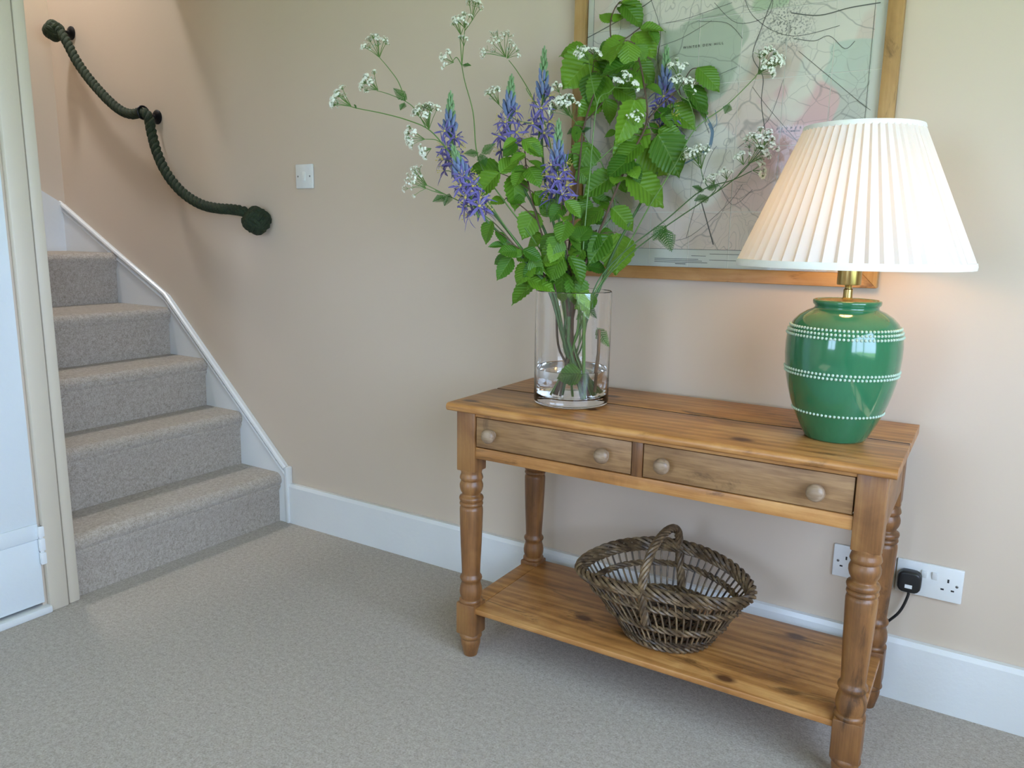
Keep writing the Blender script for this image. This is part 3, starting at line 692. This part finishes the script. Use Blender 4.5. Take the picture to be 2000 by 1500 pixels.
LEAF = leafmat('hazel_leaf_green', S('3d7015'), S('7fae2c'), .35, True); FERN = leafmat('fern_leaf_green', S('3f6f28'), S('5c8a3c'))
BARK = plain('brown_twig_bark', S('5d4636'), .6); STEM = plain('green_stem', S('5e7f38'), .45); STEMD = plain('dark_green_stem', S('4c6a3a'), .45); STEMR = plain('reddish_stem', S('7c6248'), .5)
WPET = plain('white_floret', S('f2f3e4'), .6); BUDG = plain('green_bud', S('7a9c6c'), .5); BUDB = plain('blue_bud', S('6b7aa0'), .5)
q = N('violet_petal'); v = q.coord(); c = q.mix(q.noise(v, 3, 2), S('5f529f'), S('877ebd')); q.col(c).set(Roughness=.5)
ts = q.n('ShaderNodeBsdfTranslucent', {'Color': c}); mx = q.n('ShaderNodeMixShader', {0: .25, 1: q.p.outputs[0], 2: ts.outputs[0]}); q.link(mx.outputs[0], q.out.inputs['Surface']); PET = q.m
YEL = plain('yellow_stamen', S('d7c766'), .5)

def leaf_mesh(seed, wid, curl, fold):               # hazel leaf, base at origin, tip at +Y 1
    rnd = random.Random(seed); rows = 15; half = 5; vs = []; fs = []
    for i in range(rows+1):
        t = i/rows
        w_ = wid*(math.sin(PI*min(1, t*.93+.06))**.62)*(1-.42*t)*1.22
        if t > .82: w_ *= max(0, (1-t)/.18)**.75
        if i == 0: w_ = wid*.28
        w_ *= 1+(.085 if i % 2 else -.05)
        yb = t-.05*math.sin(PI*t)
        for j in range(-half, half+1):
            s_ = j/half; x = s_*w_
            y = yb+.10*abs(s_)*(1-t)-(.07*abs(s_)**2 if i == 0 else 0)
            z = fold*abs(x)-curl*(t**2)*.55+.014*math.cos(PI*i)*abs(s_)*(1-t*.5)+.03*math.sin(3*t+seed)*s_-.10*abs(s_)**2*wid
            vs.append((x, y, z))
    W = 2*half+1
    for i in range(rows):
        for j in range(W-1): fs.append((i*W+j, i*W+j+1, (i+1)*W+j+1, (i+1)*W+j))
    me = bpy.data.meshes.new('leaf'); me.from_pydata(vs, [], fs); me.materials.append(LEAF)
    me.polygons.foreach_set('use_smooth', [True]*len(me.polygons)); return me
LEAVES = [leaf_mesh(1, .40, .25, .25), leaf_mesh(2, .46, .45, .12), leaf_mesh(3, .36, .10, .40), leaf_mesh(4, .43, .6, .3), leaf_mesh(5, .33, .35, .5)]
def place_leaf(parent, base, tip, wscale=1.0, face=None):
    y = tip-base; L = y.length; y.normalize()
    nrm = face if face is not None else (-FW*random.uniform(.4, 1)+Vector((0, 0, 1))*random.uniform(.2, .9)+RT*random.uniform(-.5, .5))
    z = (nrm-y*nrm.dot(y)).normalized(); x = y.cross(z)
    me = random.choice(LEAVES); L *= 1.14; M = Matrix((x*L*wscale, y*L, z*L)).transposed().to_4x4(); M.translation = base
    return inst('leaf', me, M, parent)

bottoms = []
def vase_stem(mouth, k):                             # point low in the vase for a stem crossing the mouth
    dx, dy = mouth.x-VX, mouth.y-VY; L = math.hypot(dx, dy)
    if L > .080: dx, dy = dx*.080/L, dy*.080/L
    mo = Vector((VX+dx, VY+dy, max(mouth.z, VZ+VH-.004)))
    rr = random.uniform(.35, .85); an = math.atan2(-dy, -dx)+random.uniform(-.8, .8)
    bo = Vector((VX+.070*rr*math.cos(an), VY+.070*rr*math.sin(an), VZ+.024))
    nk = Vector((VX+dx*.35+random.uniform(-.02, .02), VY+dy*.35+random.uniform(-.02, .02), VZ+.15))
    return [bo, bo.lerp(nk, .5), nk, mo]
def stem_path(pxs, dd, k=0):
    n = len(pxs); pts = []
    for i, (x, y) in enumerate(pxs):
        u = i/max(1, n-1); pts.append(P3(x, y, dd*u))
    head = vase_stem(pts[0], k)
    return crom(head[:-1]+[head[-1]]+pts[1:], 5)
def nearest(path, p, lo=15):
    return min(path[lo:], key=lambda q_: (q_-p).length)

# --- hazel branches: trunk polyline (from vase mouth upward), side twigs, leaves (base px, tip px, width)
def hazel(label, trunk, dd, twigs, leaves, r0=.0042, group='leafy branches in the vase', mat=BARK, fill=6):
    pth = stem_path(trunk, dd); root = thing('leafy_branch', label, 'branch', tuple(pth[0]), group)
    n = len(pth); mb = MB(); mb.tube(pth, [r0*(1-.65*i/n) for i in range(n)], 7); allp = list(pth[15:])
    for tw in twigs:
        s0 = min(allp, key=lambda q_: (q_-P3(tw[0][0], tw[0][1], dd)).length)
        dd0 = (s0-CAM).dot(FW)-D0
        tp_ = crom([s0]+[P3(x, y, dd0+.012*(i+1)) for i, (x, y) in enumerate(tw[1:])], 4); mb.tube(tp_, [.002*(1-.5*i/len(tp_)) for i in range(len(tp_))], 6); allp += tp_
    for lf in leaves:
        bx, by, tx, ty = lf[:4]; ws = lf[4] if len(lf) > 4 else 1.0
        g = min(allp, key=lambda q_: abs(proj(q_)[0]-bx)+abs(proj(q_)[1]-by)); dg = (g-CAM).dot(FW)-D0+random.uniform(-.015, .015)
        b_ = P3(bx, by, dg); t_ = P3(tx, ty, dg+random.uniform(-.022, .012))
        if (g-b_).length > .003: mb.tube([g, g.lerp(b_, .5)+Vector((0, 0, .003)), b_], [.0013, .0011, .001], 5)
        place_leaf(root, b_, t_, ws)
    for k in range(fill):
        g = random.choice(allp[3:]); L_ = random.uniform(.038, .056); d = (RT*random.uniform(-1, 1)+UP*random.uniform(-1, .35)-FW*random.uniform(-.2, .6)).normalized()
        b_ = g+d*.016; t_ = b_+d*L_
        if t_.y > -.07 or b_.z < VZ+VH: continue
        mb.tube([g, b_], .0011, 5); place_leaf(root, b_, t_, random.uniform(.85, 1.1))
    obj('twig', mb, mat, root); return root
def proj(p):
    d = p-CAM; z = d.dot(FW); return (1000+FOC*d.dot(RT)/z, 750-FOC*d.dot(UP)/z)

hazel('leafy branch with brown stem arching up tallest in front of the map', [(1122, 566), (1150, 500), (1180, 430), (1206, 365), (1232, 305), (1263, 238), (1258, 165), (1247, 112), (1238, 86), (1225, 80)], -.03,
      [[(1263, 238), (1290, 205), (1326, 173), (1348, 138), (1362, 133)]],
      [(1217, 83, 1188, 108), (1226, 80, 1231, 120), (1240, 86, 1261, 112), (1240, 121, 1180, 141), (1258, 172, 1234, 148), (1262, 168, 1292, 174, .8), (1362, 131, 1402, 163, .8), (1336, 166, 1386, 208, .8), (1330, 192, 1380, 204, .8),
       (1302, 206, 1354, 246, .9), (1310, 212, 1280, 226), (1265, 246, 1205, 302), (1268, 240, 1288, 262), (1285, 252, 1330, 274), (1284, 262, 1328, 326), (1252, 282, 1206, 308), (1256, 280, 1300, 332, 1.1), (1236, 306, 1190, 338), (1232, 318, 1248, 352),
       (1205, 340, 1146, 373), (1224, 340, 1292, 390), (1205, 350, 1222, 372), (1240, 195, 1214, 270, .9), (1245, 190, 1262, 214), (1205, 252, 1238, 272), (1203, 256, 1182, 262),
       (1195, 405, 1234, 444), (1178, 408, 1134, 432), (1190, 458, 1154, 505), (1204, 454, 1214, 526, 1.1), (1170, 455, 1142, 486)], .0046)
hazel('leafy branch with dark leaf cluster reaching to the top of the oak frame', [(1105, 566), (1112, 480), (1124, 400), (1132, 320), (1140, 250), (1160, 185), (1180, 145), (1193, 95), (1192, 48), (1200, 18), (1211, 3)], .06,
      [[(1160, 185), (1152, 165), (1158, 135), (1160, 110)], [(1193, 95), (1222, 75), (1248, 56), (1262, 52)], [(1140, 250), (1165, 215), (1195, 175)]],
      [(1215, 6, 1253, 36), (1208, 8, 1240, 6), (1205, 14, 1230, 30), (1196, 42, 1175, 24), (1196, 42, 1218, 28), (1192, 84, 1172, 96), (1194, 88, 1217, 68), (1250, 56, 1292, 54, .7), (1266, 53, 1285, 82, .8), (1236, 66, 1280, 94), (1160, 108, 1108, 160, 1.1), (1156, 105, 1178, 165),
       (1150, 100, 1102, 98), (1166, 140, 1150, 196, 1.1), (1186, 148, 1156, 192), (1190, 150, 1216, 118), (1172, 192, 1134, 222), (1182, 192, 1200, 232), (1168, 120, 1192, 98), (1198, 170, 1238, 190), (1150, 278, 1137, 326, 1.1), (1122, 245, 1128, 275), (1128, 330, 1150, 352), (1124, 395, 1160, 420), (1118, 300, 1100, 330), (1240, 120, 1276, 152, .9)], .004)
hazel('leafy branch with broad leaves leaning away from the lamp, beside the violet flowers', [(1085, 566), (1068, 490), (1050, 430), (1034, 370), (1027, 320), (1024, 285), (1018, 270)], -.02,
      [[(1034, 370), (1005, 350), (976, 338)], [(1050, 430), (1015, 400), (990, 388)]],
      [(1010, 272, 984, 284), (1020, 272, 1058, 294, .8), (976, 338, 1010, 307), (976, 336, 930, 378, 1.0), (980, 332, 918, 326, .8), (1032, 313, 1066, 328, .8), (1002, 340, 1010, 402, 1.1), (986, 390, 960, 394), (1045, 412, 1024, 455), (1030, 332, 1003, 330), (990, 388, 1022, 392), (1056, 420, 1084, 392), (1040, 400, 1072, 372), (1064, 462, 1030, 474), (1026, 300, 998, 318)], .0036)
hazel('low leafy branch with drooping leaves over the rim of the vase', [(1075, 566), (1048, 515), (1022, 492), (1004, 478)], -.06,
      [[(1048, 515), (1030, 510), (1000, 500), (990, 498)]],
      [(990, 500, 968, 514, .8), (1000, 502, 974, 542, .8), (1040, 512, 1008, 545), (1056, 514, 1024, 538), (1046, 548, 1003, 588, 1.0), (1030, 545, 1078, 560), (1066, 536, 1032, 562), (985, 480, 958, 478, .8), (962, 432, 942, 467), (968, 450, 990, 470, .8), (1020, 500, 996, 484)], .0032)
hazel('short leafy branch with rounded leaves in the middle of the vase mouth', [(1118, 566), (1112, 520), (1104, 470), (1100, 430), (1096, 400)], -.085,
      [[(1112, 520), (1128, 500), (1140, 488)], [(1104, 470), (1085, 456)]],
      [(1100, 530, 1090, 584, 1.0), (1122, 538, 1130, 584, 1.1), (1086, 455, 1056, 494, 1.1), (1140, 488, 1116, 520), (1108, 430, 1094, 468), (1128, 505, 1160, 520), (1098, 500, 1072, 540), (1112, 500, 1140, 548), (1100, 400, 1078, 422), (1104, 392, 1132, 420), (1096, 480, 1062, 520), (1120, 560, 1150, 590, .9), (1106, 455, 1132, 470), (1090, 540, 1060, 545), (1128, 470, 1150, 440)], .0034)
hazel('short leafy branch with dark shaded leaves behind the vase mouth', [(1130, 566), (1136, 520), (1142, 470), (1150, 420), (1152, 385)], .05,
      [[(1142, 470), (1165, 450)]],
      [(1150, 386, 1120, 414), (1156, 384, 1190, 396, .9), (1165, 452, 1138, 492), (1150, 440, 1120, 448), (1146, 420, 1176, 432), (1134, 520, 1108, 556), (1140, 500, 1170, 528), (1138, 480, 1110, 500), (1150, 400, 1130, 378)], .003)

# --- blue spikes
def petal(mb, M, L, wd, rec):
    rows = 6; vs = []
    for i in range(rows+1):
        t = i/rows; w_ = wd*math.sin(PI*min(.97, .12+.85*t))**.8
        z = .35*L*t-rec*L*t*t
        for s_ in (-1, 0, 1): vs.append(M @ Vector((s_*w_, L*t, z-abs(s_)*w_*-.25)))
    mb.add(vs, [(i*3+j, i*3+j+1, (i+1)*3+j+1, (i+1)*3+j) for i in range(rows) for j in (0, 1)])
def flower_mesh(seed):
    rnd = random.Random(seed); mb = MB()
    for k in range(6):
        petal(mb, Matrix.Rotation(2*PI*k/6+rnd.uniform(-.2, .2), 4, 'Z') @ Matrix.Rotation(rnd.uniform(-.25, .15), 4, 'X'), rnd.uniform(.85, 1.08), .088, rnd.uniform(.1, .5))
    mb.cur = 1
    for k in range(6):
        a = 2*PI*(k+.5)/6; e = Vector((.25*math.cos(a), .25*math.sin(a), .42)); mb.tube([(0, 0, 0), e], .012, 4); mb.ball(e, .035, 5, 4)
    mb.ball((0, 0, .08), .09, 6, 4)
    me = bpy.data.meshes.new('flower'); me.from_pydata([tuple(v) for v in mb.v], [], mb.f); me.materials.append(PET); me.materials.append(YEL); me.polygons.foreach_set('material_index', mb.mi)
    me.polygons.foreach_set('use_smooth', [True]*len(me.polygons)); return me
FLOW = [flower_mesh(s_) for s_ in range(4)]
def spike(label, pxs, dd, tip, budend, flend, nfl=11, size=.043, fat=1.0):
    pth = stem_path(pxs, dd); root = thing('violet_flower_spike', label, 'flower', tuple(pth[0]), 'violet star flower spikes')
    n = len(pth); obj('stem', MB().tube(pth, [.0048*(1-.45*i/n) for i in range(n)], 8), STEMD, root)
    d_t = (pth[-1]-CAM).dot(FW)-D0
    ax = crom([P3(*flend, d_t*.9), P3(*budend, d_t), P3(*tip, d_t)], 12)
    fl0, bu0, tp0 = ax[0], ax[12], ax[-1]
    obj('spike_stem', MB().tube(ax, [.003-.0018*i/len(ax) for i in range(len(ax))], 7), STEM, root)
    A_ = (tp0-bu0); L = A_.length; A_.normalize(); side = A_.orthogonal().normalized(); s2 = A_.cross(side)
    for nm, u0, u1, mt in (('green_buds', .42, 1.0, BUDG), ('blue_buds', -.05, .46, BUDB)):
        mb = MB(); cnt = int(20*(u1-u0))+5
        for k in range(cnt):
            u = u0+(u1-u0)*k/(cnt-1); a = k*2.4+(1 if nm[0] == 'b' else 0); rr = (.0085*(1-u)**.7+.0015)*fat; ln = (.0185*(1-.5*u))
            o_ = side*math.cos(a)+s2*math.sin(a); dv = (A_+o_*(.22 if u > .3 else .42)).normalized()
            Mq = Vector((0, 0, 1)).rotation_difference(dv).to_matrix()
            mb.ball(bu0+A_*(L*u*.94)+o_*rr+dv*ln*.5, ln, 6, 5, (.30, .30, 1), Mq)
        obj(nm, mb, mt, root)
    ax2 = crom([fl0, bu0], 10); A2 = (bu0-fl0); L2 = A2.length; A2.normalize(); side = A2.orthogonal().normalized(); s2 = A2.cross(side)
    pd = MB()
    for k in range(nfl):
        u = (k+.3)/nfl; a = k*2.4+random.uniform(-.3, .3); o_ = side*math.cos(a)+s2*math.sin(a)
        p0 = fl0+A2*(L2*u); sz = size*(1.05-.3*u); dv = (o_+A2*random.uniform(.1, .6)-FW*.35).normalized(); p1 = p0+o_*.021+A2*.008
        if p1.y > -.07: p1.y = -.07
        pd.tube([p0, p0.lerp(p1, .5)+A2*.002, p1], .0011, 5)
        M = Vector((0, 0, 1)).rotation_difference(dv).to_matrix().to_4x4() @ Matrix.Rotation(random.uniform(0, 6), 4, 'Z') @ Matrix.Scale(sz, 4); M.translation = p1
        inst('flower', FLOW[k % 4], M, root)
    obj('flower_stalks', pd, STEM, root)
spike('violet star flower spike with green tip behind the outermost white umbels', [(1080, 566), (1030, 500), (975, 430), (925, 370), (893, 310), (880, 262)], .02, (880, 182), (879, 262), (884, 345), 13)
spike('violet star flower spike bent lowest, its open flowers beside the bare wall', [(1072, 566), (1035, 520), (990, 470), (950, 430), (930, 400)], -.07, (885, 288), (905, 345), (935, 425), 17, .043, .9)
spike('violet star flower spike with slim blue tip behind two small leaves', [(1095, 566), (1075, 480), (1045, 410), (1015, 350), (998, 290), (996, 235)], .03, (999, 150), (995, 222), (990, 308), 11)
spike('tallest violet star flower spike with long pale green tip clear of the leaves', [(1108, 566), (1090, 470), (1072, 400), (1062, 330), (1058, 260), (1059, 205)], .05, (1063, 94), (1060, 190), (1050, 292), 11)
spike('violet star flower spike with pale blue buds in front of the oak frame edge', [(1112, 566), (1104, 500), (1092, 430), (1086, 380), (1090, 330)], -.04, (1091, 236), (1089, 322), (1090, 402), 14)
spike('violet star flower spike mostly hidden by leaves in front of the map', [(1170, 566), (1200, 490), (1255, 390), (1290, 320), (1303, 250), (1301, 200)], .04, (1302, 92), (1299, 178), (1306, 258), 10)

# --- white umbels
def floret_mesh():
    mb = MB()
    for k in range(5):
        a = 2*PI*k/5; c_, s_ = math.cos(a), math.sin(a); pc, ps = math.cos(a+.5), math.sin(a+.5); qc, qs = math.cos(a-.5), math.sin(a-.5)
        mb.add([(0, 0, 0), (.7*pc, .7*ps, .1), (1.05*c_, 1.05*s_, .22), (.7*qc, .7*qs, .1)], [(0, 1, 2, 3)])
    return mb
FLO = floret_mesh()
def umbel(root, hub, axis, R, nr=10, nf=11, white=1.0):
    axis = axis.normalized(); a1 = axis.orthogonal().normalized(); a2 = axis.cross(a1)
    rays = MB(); fl = MB()
    for k in range(nr):
        t = random.uniform(.25, .95) if k else .05; w_ = 2*PI*k/nr+random.uniform(-.25, .25)
        d = (axis*math.cos(t)+(a1*math.cos(w_)+a2*math.sin(w_))*math.sin(t)).normalized(); e = hub+d*R*random.uniform(.8, 1.05)
        if e.y > -.04: e.y = -.04
        rays.tube([hub, hub.lerp(e, .55)+axis*R*.04, e], [.0009, .0007, .0006], 4)
        b1 = d.orthogonal().normalized(); b2 = d.cross(b1)
        for j in range(nf):
            t2 = random.uniform(.1, 1.15); w2 = 2*PI*j/nf*1.6; dd_ = (d*math.cos(t2)+(b1*math.cos(w2)+b2*math.sin(w2))*math.sin(t2)).normalized(); g = e+dd_*R*random.uniform(.20, .32)
            rays.tube([e, g], .0004, 3)
            M = Vector((0, 0, 1)).rotation_difference((dd_-FW*.25).normalized()).to_matrix(); s_ = random.uniform(.0029, .0042)*white
            fl.add([M @ (v*s_)+g for v in FLO.v], FLO.f)
    u = obj('umbel_rays', rays, STEM, root); f = obj('florets', fl, WPET, u, smooth=False); f['kind'] = 'stuff'
def fernleaf(root, base, tip, wd=.5):
    y = tip-base; L = y.length; y.normalize(); nrm = -FW*.8+Vector((0, 0, .5)); z = (nrm-y*nrm.dot(y)).normalized(); x = y.cross(z); mb = MB()
    mb.tube([base, base+y*L*.5-Vector((0, 0, .002)), tip], .0009, 4)
    for i in range(9):
        t = .1+.88*i/9; ln = L*wd*(1-t)**.8*(1 if i else .7)
        for sd in (-1, 1):
            o_ = base+y*(L*t); dv = (x*sd*.85+y*.5).normalized(); nn_ = z.cross(dv)
            K = 5
            for k in range(K):
                u = k/K; w_ = ln*.17*(1-u)+.001
                c0 = o_+dv*ln*u
                for s3 in (-1, 1): mb.add([c0, c0+dv*ln*.12+nn_*s3*w_*1.5-z*.0015, c0+dv*ln*.27+nn_*s3*w_*.5], [(0, 1, 2)])
    return obj('fern_leaf', mb, FERN, root, smooth=False)
def parsley(label, pxs, dd, umbels, branches=(), ferns=(), mat=STEM, r=.0026):
    pth = stem_path(pxs, dd); root = thing('white_umbel_stem', label, 'flower', tuple(pth[0]), 'stems of lacy white umbel flowers')
    n = len(pth); mb = MB(); mb.tube(pth, [r*(1-.6*i/n) for i in range(n)], 6); allp = list(pth[15:])
    for br in branches:
        s0 = min(allp, key=lambda q_: abs(proj(q_)[0]-br[0][0])+abs(proj(q_)[1]-br[0][1])); d0 = (s0-CAM).dot(FW)-D0
        b_ = crom([s0]+[P3(x, y, d0) for x, y in br[1:]], 5); mb.tube(b_, [.0014*(1-.4*i/len(b_)) for i in range(len(b_))], 5); allp += b_
    obj('stem', mb, mat, root)
    for (hx_, hy_, cx_, cy_, rp, nr, nf) in umbels:
        s0 = min(allp, key=lambda q_: abs(proj(q_)[0]-hx_)+abs(proj(q_)[1]-hy_)); d0 = (s0-CAM).dot(FW)-D0
        h_ = P3(hx_, hy_, d0); c_ = P3(cx_, cy_, d0-.008); umbel(root, h_, (c_-h_)+Vector((0, 0, .006)), rp/FOC*(D0+d0), nr, nf)
    for bx, by, tx, ty in ferns:
        s0 = min(allp, key=lambda q_: abs(proj(q_)[0]-bx)+abs(proj(q_)[1]-by)); d0 = (s0-CAM).dot(FW)-D0
        fernleaf(root, P3(bx, by, d0), P3(tx, ty, d0-.01))
parsley('white umbel stem arching farthest out over the bare wall towards the light switch', [(1078, 566), (1035, 510), (985, 440), (930, 360), (880, 300), (840, 255), (800, 236), (750, 222), (700, 212), (678, 206)], -.05,
        [(686, 208, 655, 195, 34, 10, 12), (738, 176, 714, 166, 30, 11, 10), (741, 112, 735, 86, 34, 9, 11), (838, 252, 832, 226, 40, 14, 12), (830, 272, 806, 274, 32, 9, 11), (842, 290, 830, 300, 22, 6, 9)],
        [[(830, 248), (812, 215), (792, 198), (760, 184), (736, 177)], [(794, 197), (778, 160), (758, 132), (741, 112)], [(866, 278), (850, 273), (830, 272)]], [(790, 200, 782, 215), (795, 195, 768, 172), (697, 212, 692, 204)])
parsley('slender umbel stem with sparse seed-like florets below the violet flowers', [(1070, 566), (1020, 500), (970, 440), (920, 405), (870, 380), (850, 372)], -.03,
        [(834, 362, 812, 346, 36, 10, 5), (832, 368, 800, 360, 26, 7, 4)], [[(868, 380), (850, 370), (834, 362)], [(868, 382), (848, 374), (832, 368)]], [(870, 382, 845, 394), (878, 378, 868, 402)])
parsley('white umbel stem rising tallest from a curved bare stalk above the violet spikes', [(1092, 566), (1050, 480), (990, 400), (945, 335), (930, 290), (924, 220), (908, 160), (902, 128)], .02,
        [(922, 40, 925, 26, 32, 8, 8), (908, 55, 905, 40, 24, 7, 7), (900, 68, 896, 58, 24, 7, 7), (886, 122, 872, 122, 24, 8, 6), (906, 90, 904, 70, 18, 5, 5)],
        [[(902, 128), (900, 95), (898, 70)], [(902, 128), (905, 90), (908, 55)], [(906, 62), (915, 50), (922, 40)], [(902, 128), (892, 112), (884, 120)]], [(940, 300, 968, 280), (935, 298, 905, 300), (938, 300, 948, 325), (903, 126, 920, 128)], STEM)
parsley('white umbel stem with loose head between the tall bare stalk and tallest violet spike', [(1100, 566), (1095, 480), (1088, 380), (1070, 260), (1040, 190), (1012, 142), (994, 118)], .07,
        [(988, 112, 972, 92, 42, 11, 7), (990, 114, 1004, 100, 26, 6, 6), (975, 205, 962, 184, 30, 9, 6)], [[(1050, 205), (1030, 178), (1028, 172)], [(1062, 250), (1010, 235), (975, 205)]], [])
parsley('dense greenish white umbel stem leaning in front of the oak frame edge', [(1120, 566), (1150, 480), (1200, 410), (1180, 330), (1150, 280), (1125, 240), (1112, 225)], .03,
        [(1112, 226, 1090, 196, 36, 13, 14), (1118, 232, 1108, 208, 30, 11, 12), (1092, 180, 1086, 170, 16, 5, 6)], [[(1114, 226), (1100, 200), (1092, 180)]], [(1130, 250, 1108, 262), (1135, 255, 1155, 250)])
parsley('white umbel stem with small bright heads over the dark leaf cluster', [(1135, 566), (1140, 470), (1150, 360), (1166, 205), (1190, 180), (1212, 160)], -.06,
        [(1214, 160, 1226, 148, 18, 7, 9), (1204, 172, 1206, 162, 16, 7, 8), (1232, 172, 1242, 168, 15, 6, 8), (1150, 118, 1136, 80, 22, 5, 7), (1150, 118, 1128, 100, 26, 8, 7), (1158, 115, 1168, 103, 16, 7, 9), (1238, 250, 1240, 232, 26, 8, 8)],
        [[(1166, 205), (1156, 160), (1150, 118)], [(1200, 172), (1220, 172), (1232, 172)], [(1152, 330), (1200, 285), (1238, 250)]], [])
parsley('white umbel stem reaching farthest in front of the pale corner of the map', [(1165, 566), (1220, 490), (1270, 400), (1320, 320), (1358, 252), (1420, 205), (1476, 150)], -.08,
        [(1482, 142, 1512, 116, 40, 13, 13), (1480, 145, 1500, 135, 28, 8, 11), (1325, 150, 1322, 128, 28, 9, 9), (1322, 176, 1324, 160, 24, 8, 10), (1335, 175, 1350, 168, 20, 6, 5)],
        [[(1358, 252), (1352, 215), (1340, 185), (1325, 150)], [(1345, 200), (1330, 188), (1322, 176)], [(1476, 150), (1478, 146), (1482, 142)]], [(1425, 203, 1416, 222)])
parsley('white umbel stem with crowded heads in front of the map beside the lampshade', [(1170, 566), (1215, 510), (1290, 450), (1370, 395), (1440, 345), (1487, 292)], -.11,
        [(1487, 292, 1484, 270, 34, 9, 10), (1488, 292, 1505, 280, 26, 8, 10), (1462, 320, 1490, 300, 34, 10, 12), (1452, 322, 1448, 305, 22, 7, 8), (1395, 360, 1384, 340, 18, 7, 7), (1420, 350, 1411, 330, 18, 8, 6)],
        [[(1440, 345), (1450, 332), (1462, 320)], [(1385, 384), (1398, 370), (1395, 360)], [(1400, 372), (1412, 362), (1420, 350)]], [(1300, 440, 1275, 470), (1296, 445, 1312, 492), (1385, 384, 1356, 392)], STEMD)
parsley('thin umbel stem with greenish heads ending beside the lampshade', [(1160, 566), (1210, 500), (1300, 430), (1370, 372), (1430, 352), (1468, 334)], -.09,
        [(1470, 333, 1484, 338, 22, 7, 7), (1370, 330, 1362, 300, 38, 12, 10), (1366, 320, 1352, 285, 26, 8, 9)], [[(1380, 368), (1374, 350), (1368, 325)]], [(1380, 368, 1405, 362), (1375, 372, 1352, 364)], STEMD)
# lower foliage inside the vase
extra = thing('fern_sprig', 'ferny green sprig with small leaves hanging inside the glass vase', 'leaf', (VX, VY, VZ+.03))
obj('stem', MB().tube(crom([(VX+.02, VY-.03, VZ+.024), (VX+.02, VY-.045, VZ+.12), (VX+.035, VY-.04, VZ+.2), (VX+.03, VY-.03, VZ+.28)], 6), .0028, 7), STEM, extra)
def V3(px, py): return P3(px, py, -.045)
for a, b in (((1165, 640), (1190, 678)), ((1150, 600), (1125, 625)), ((1140, 590), (1165, 622))): fernleaf(extra, V3(*a), V3(*b), .42)
for a, b, w_ in (((1136, 728), (1094, 736), 1.1), ((1166, 582), (1126, 600), 1.0)): place_leaf(extra, V3(*a), V3(*b), w_, -FW+Vector((0, 0, .3)))
for i, (a, b) in enumerate((((1168, 690), (1186, 770)), ((1140, 655), (1149, 788)), ((1110, 665), (1143, 782)))):
    p0, p1 = V3(*a), V3(*b); p1.z = max(p1.z, VZ+.024)
    r_ = math.hypot(p1.x-VX, p1.y-VY)
    if r_ > .075: p1.x = VX+(p1.x-VX)*.075/r_; p1.y = VY+(p1.y-VY)*.075/r_
    obj('stalk', MB().tube([p0+Vector((0, 0, .06)), p0, p1], .0045, 8), (STEMR, STEM, STEMD)[i], extra)
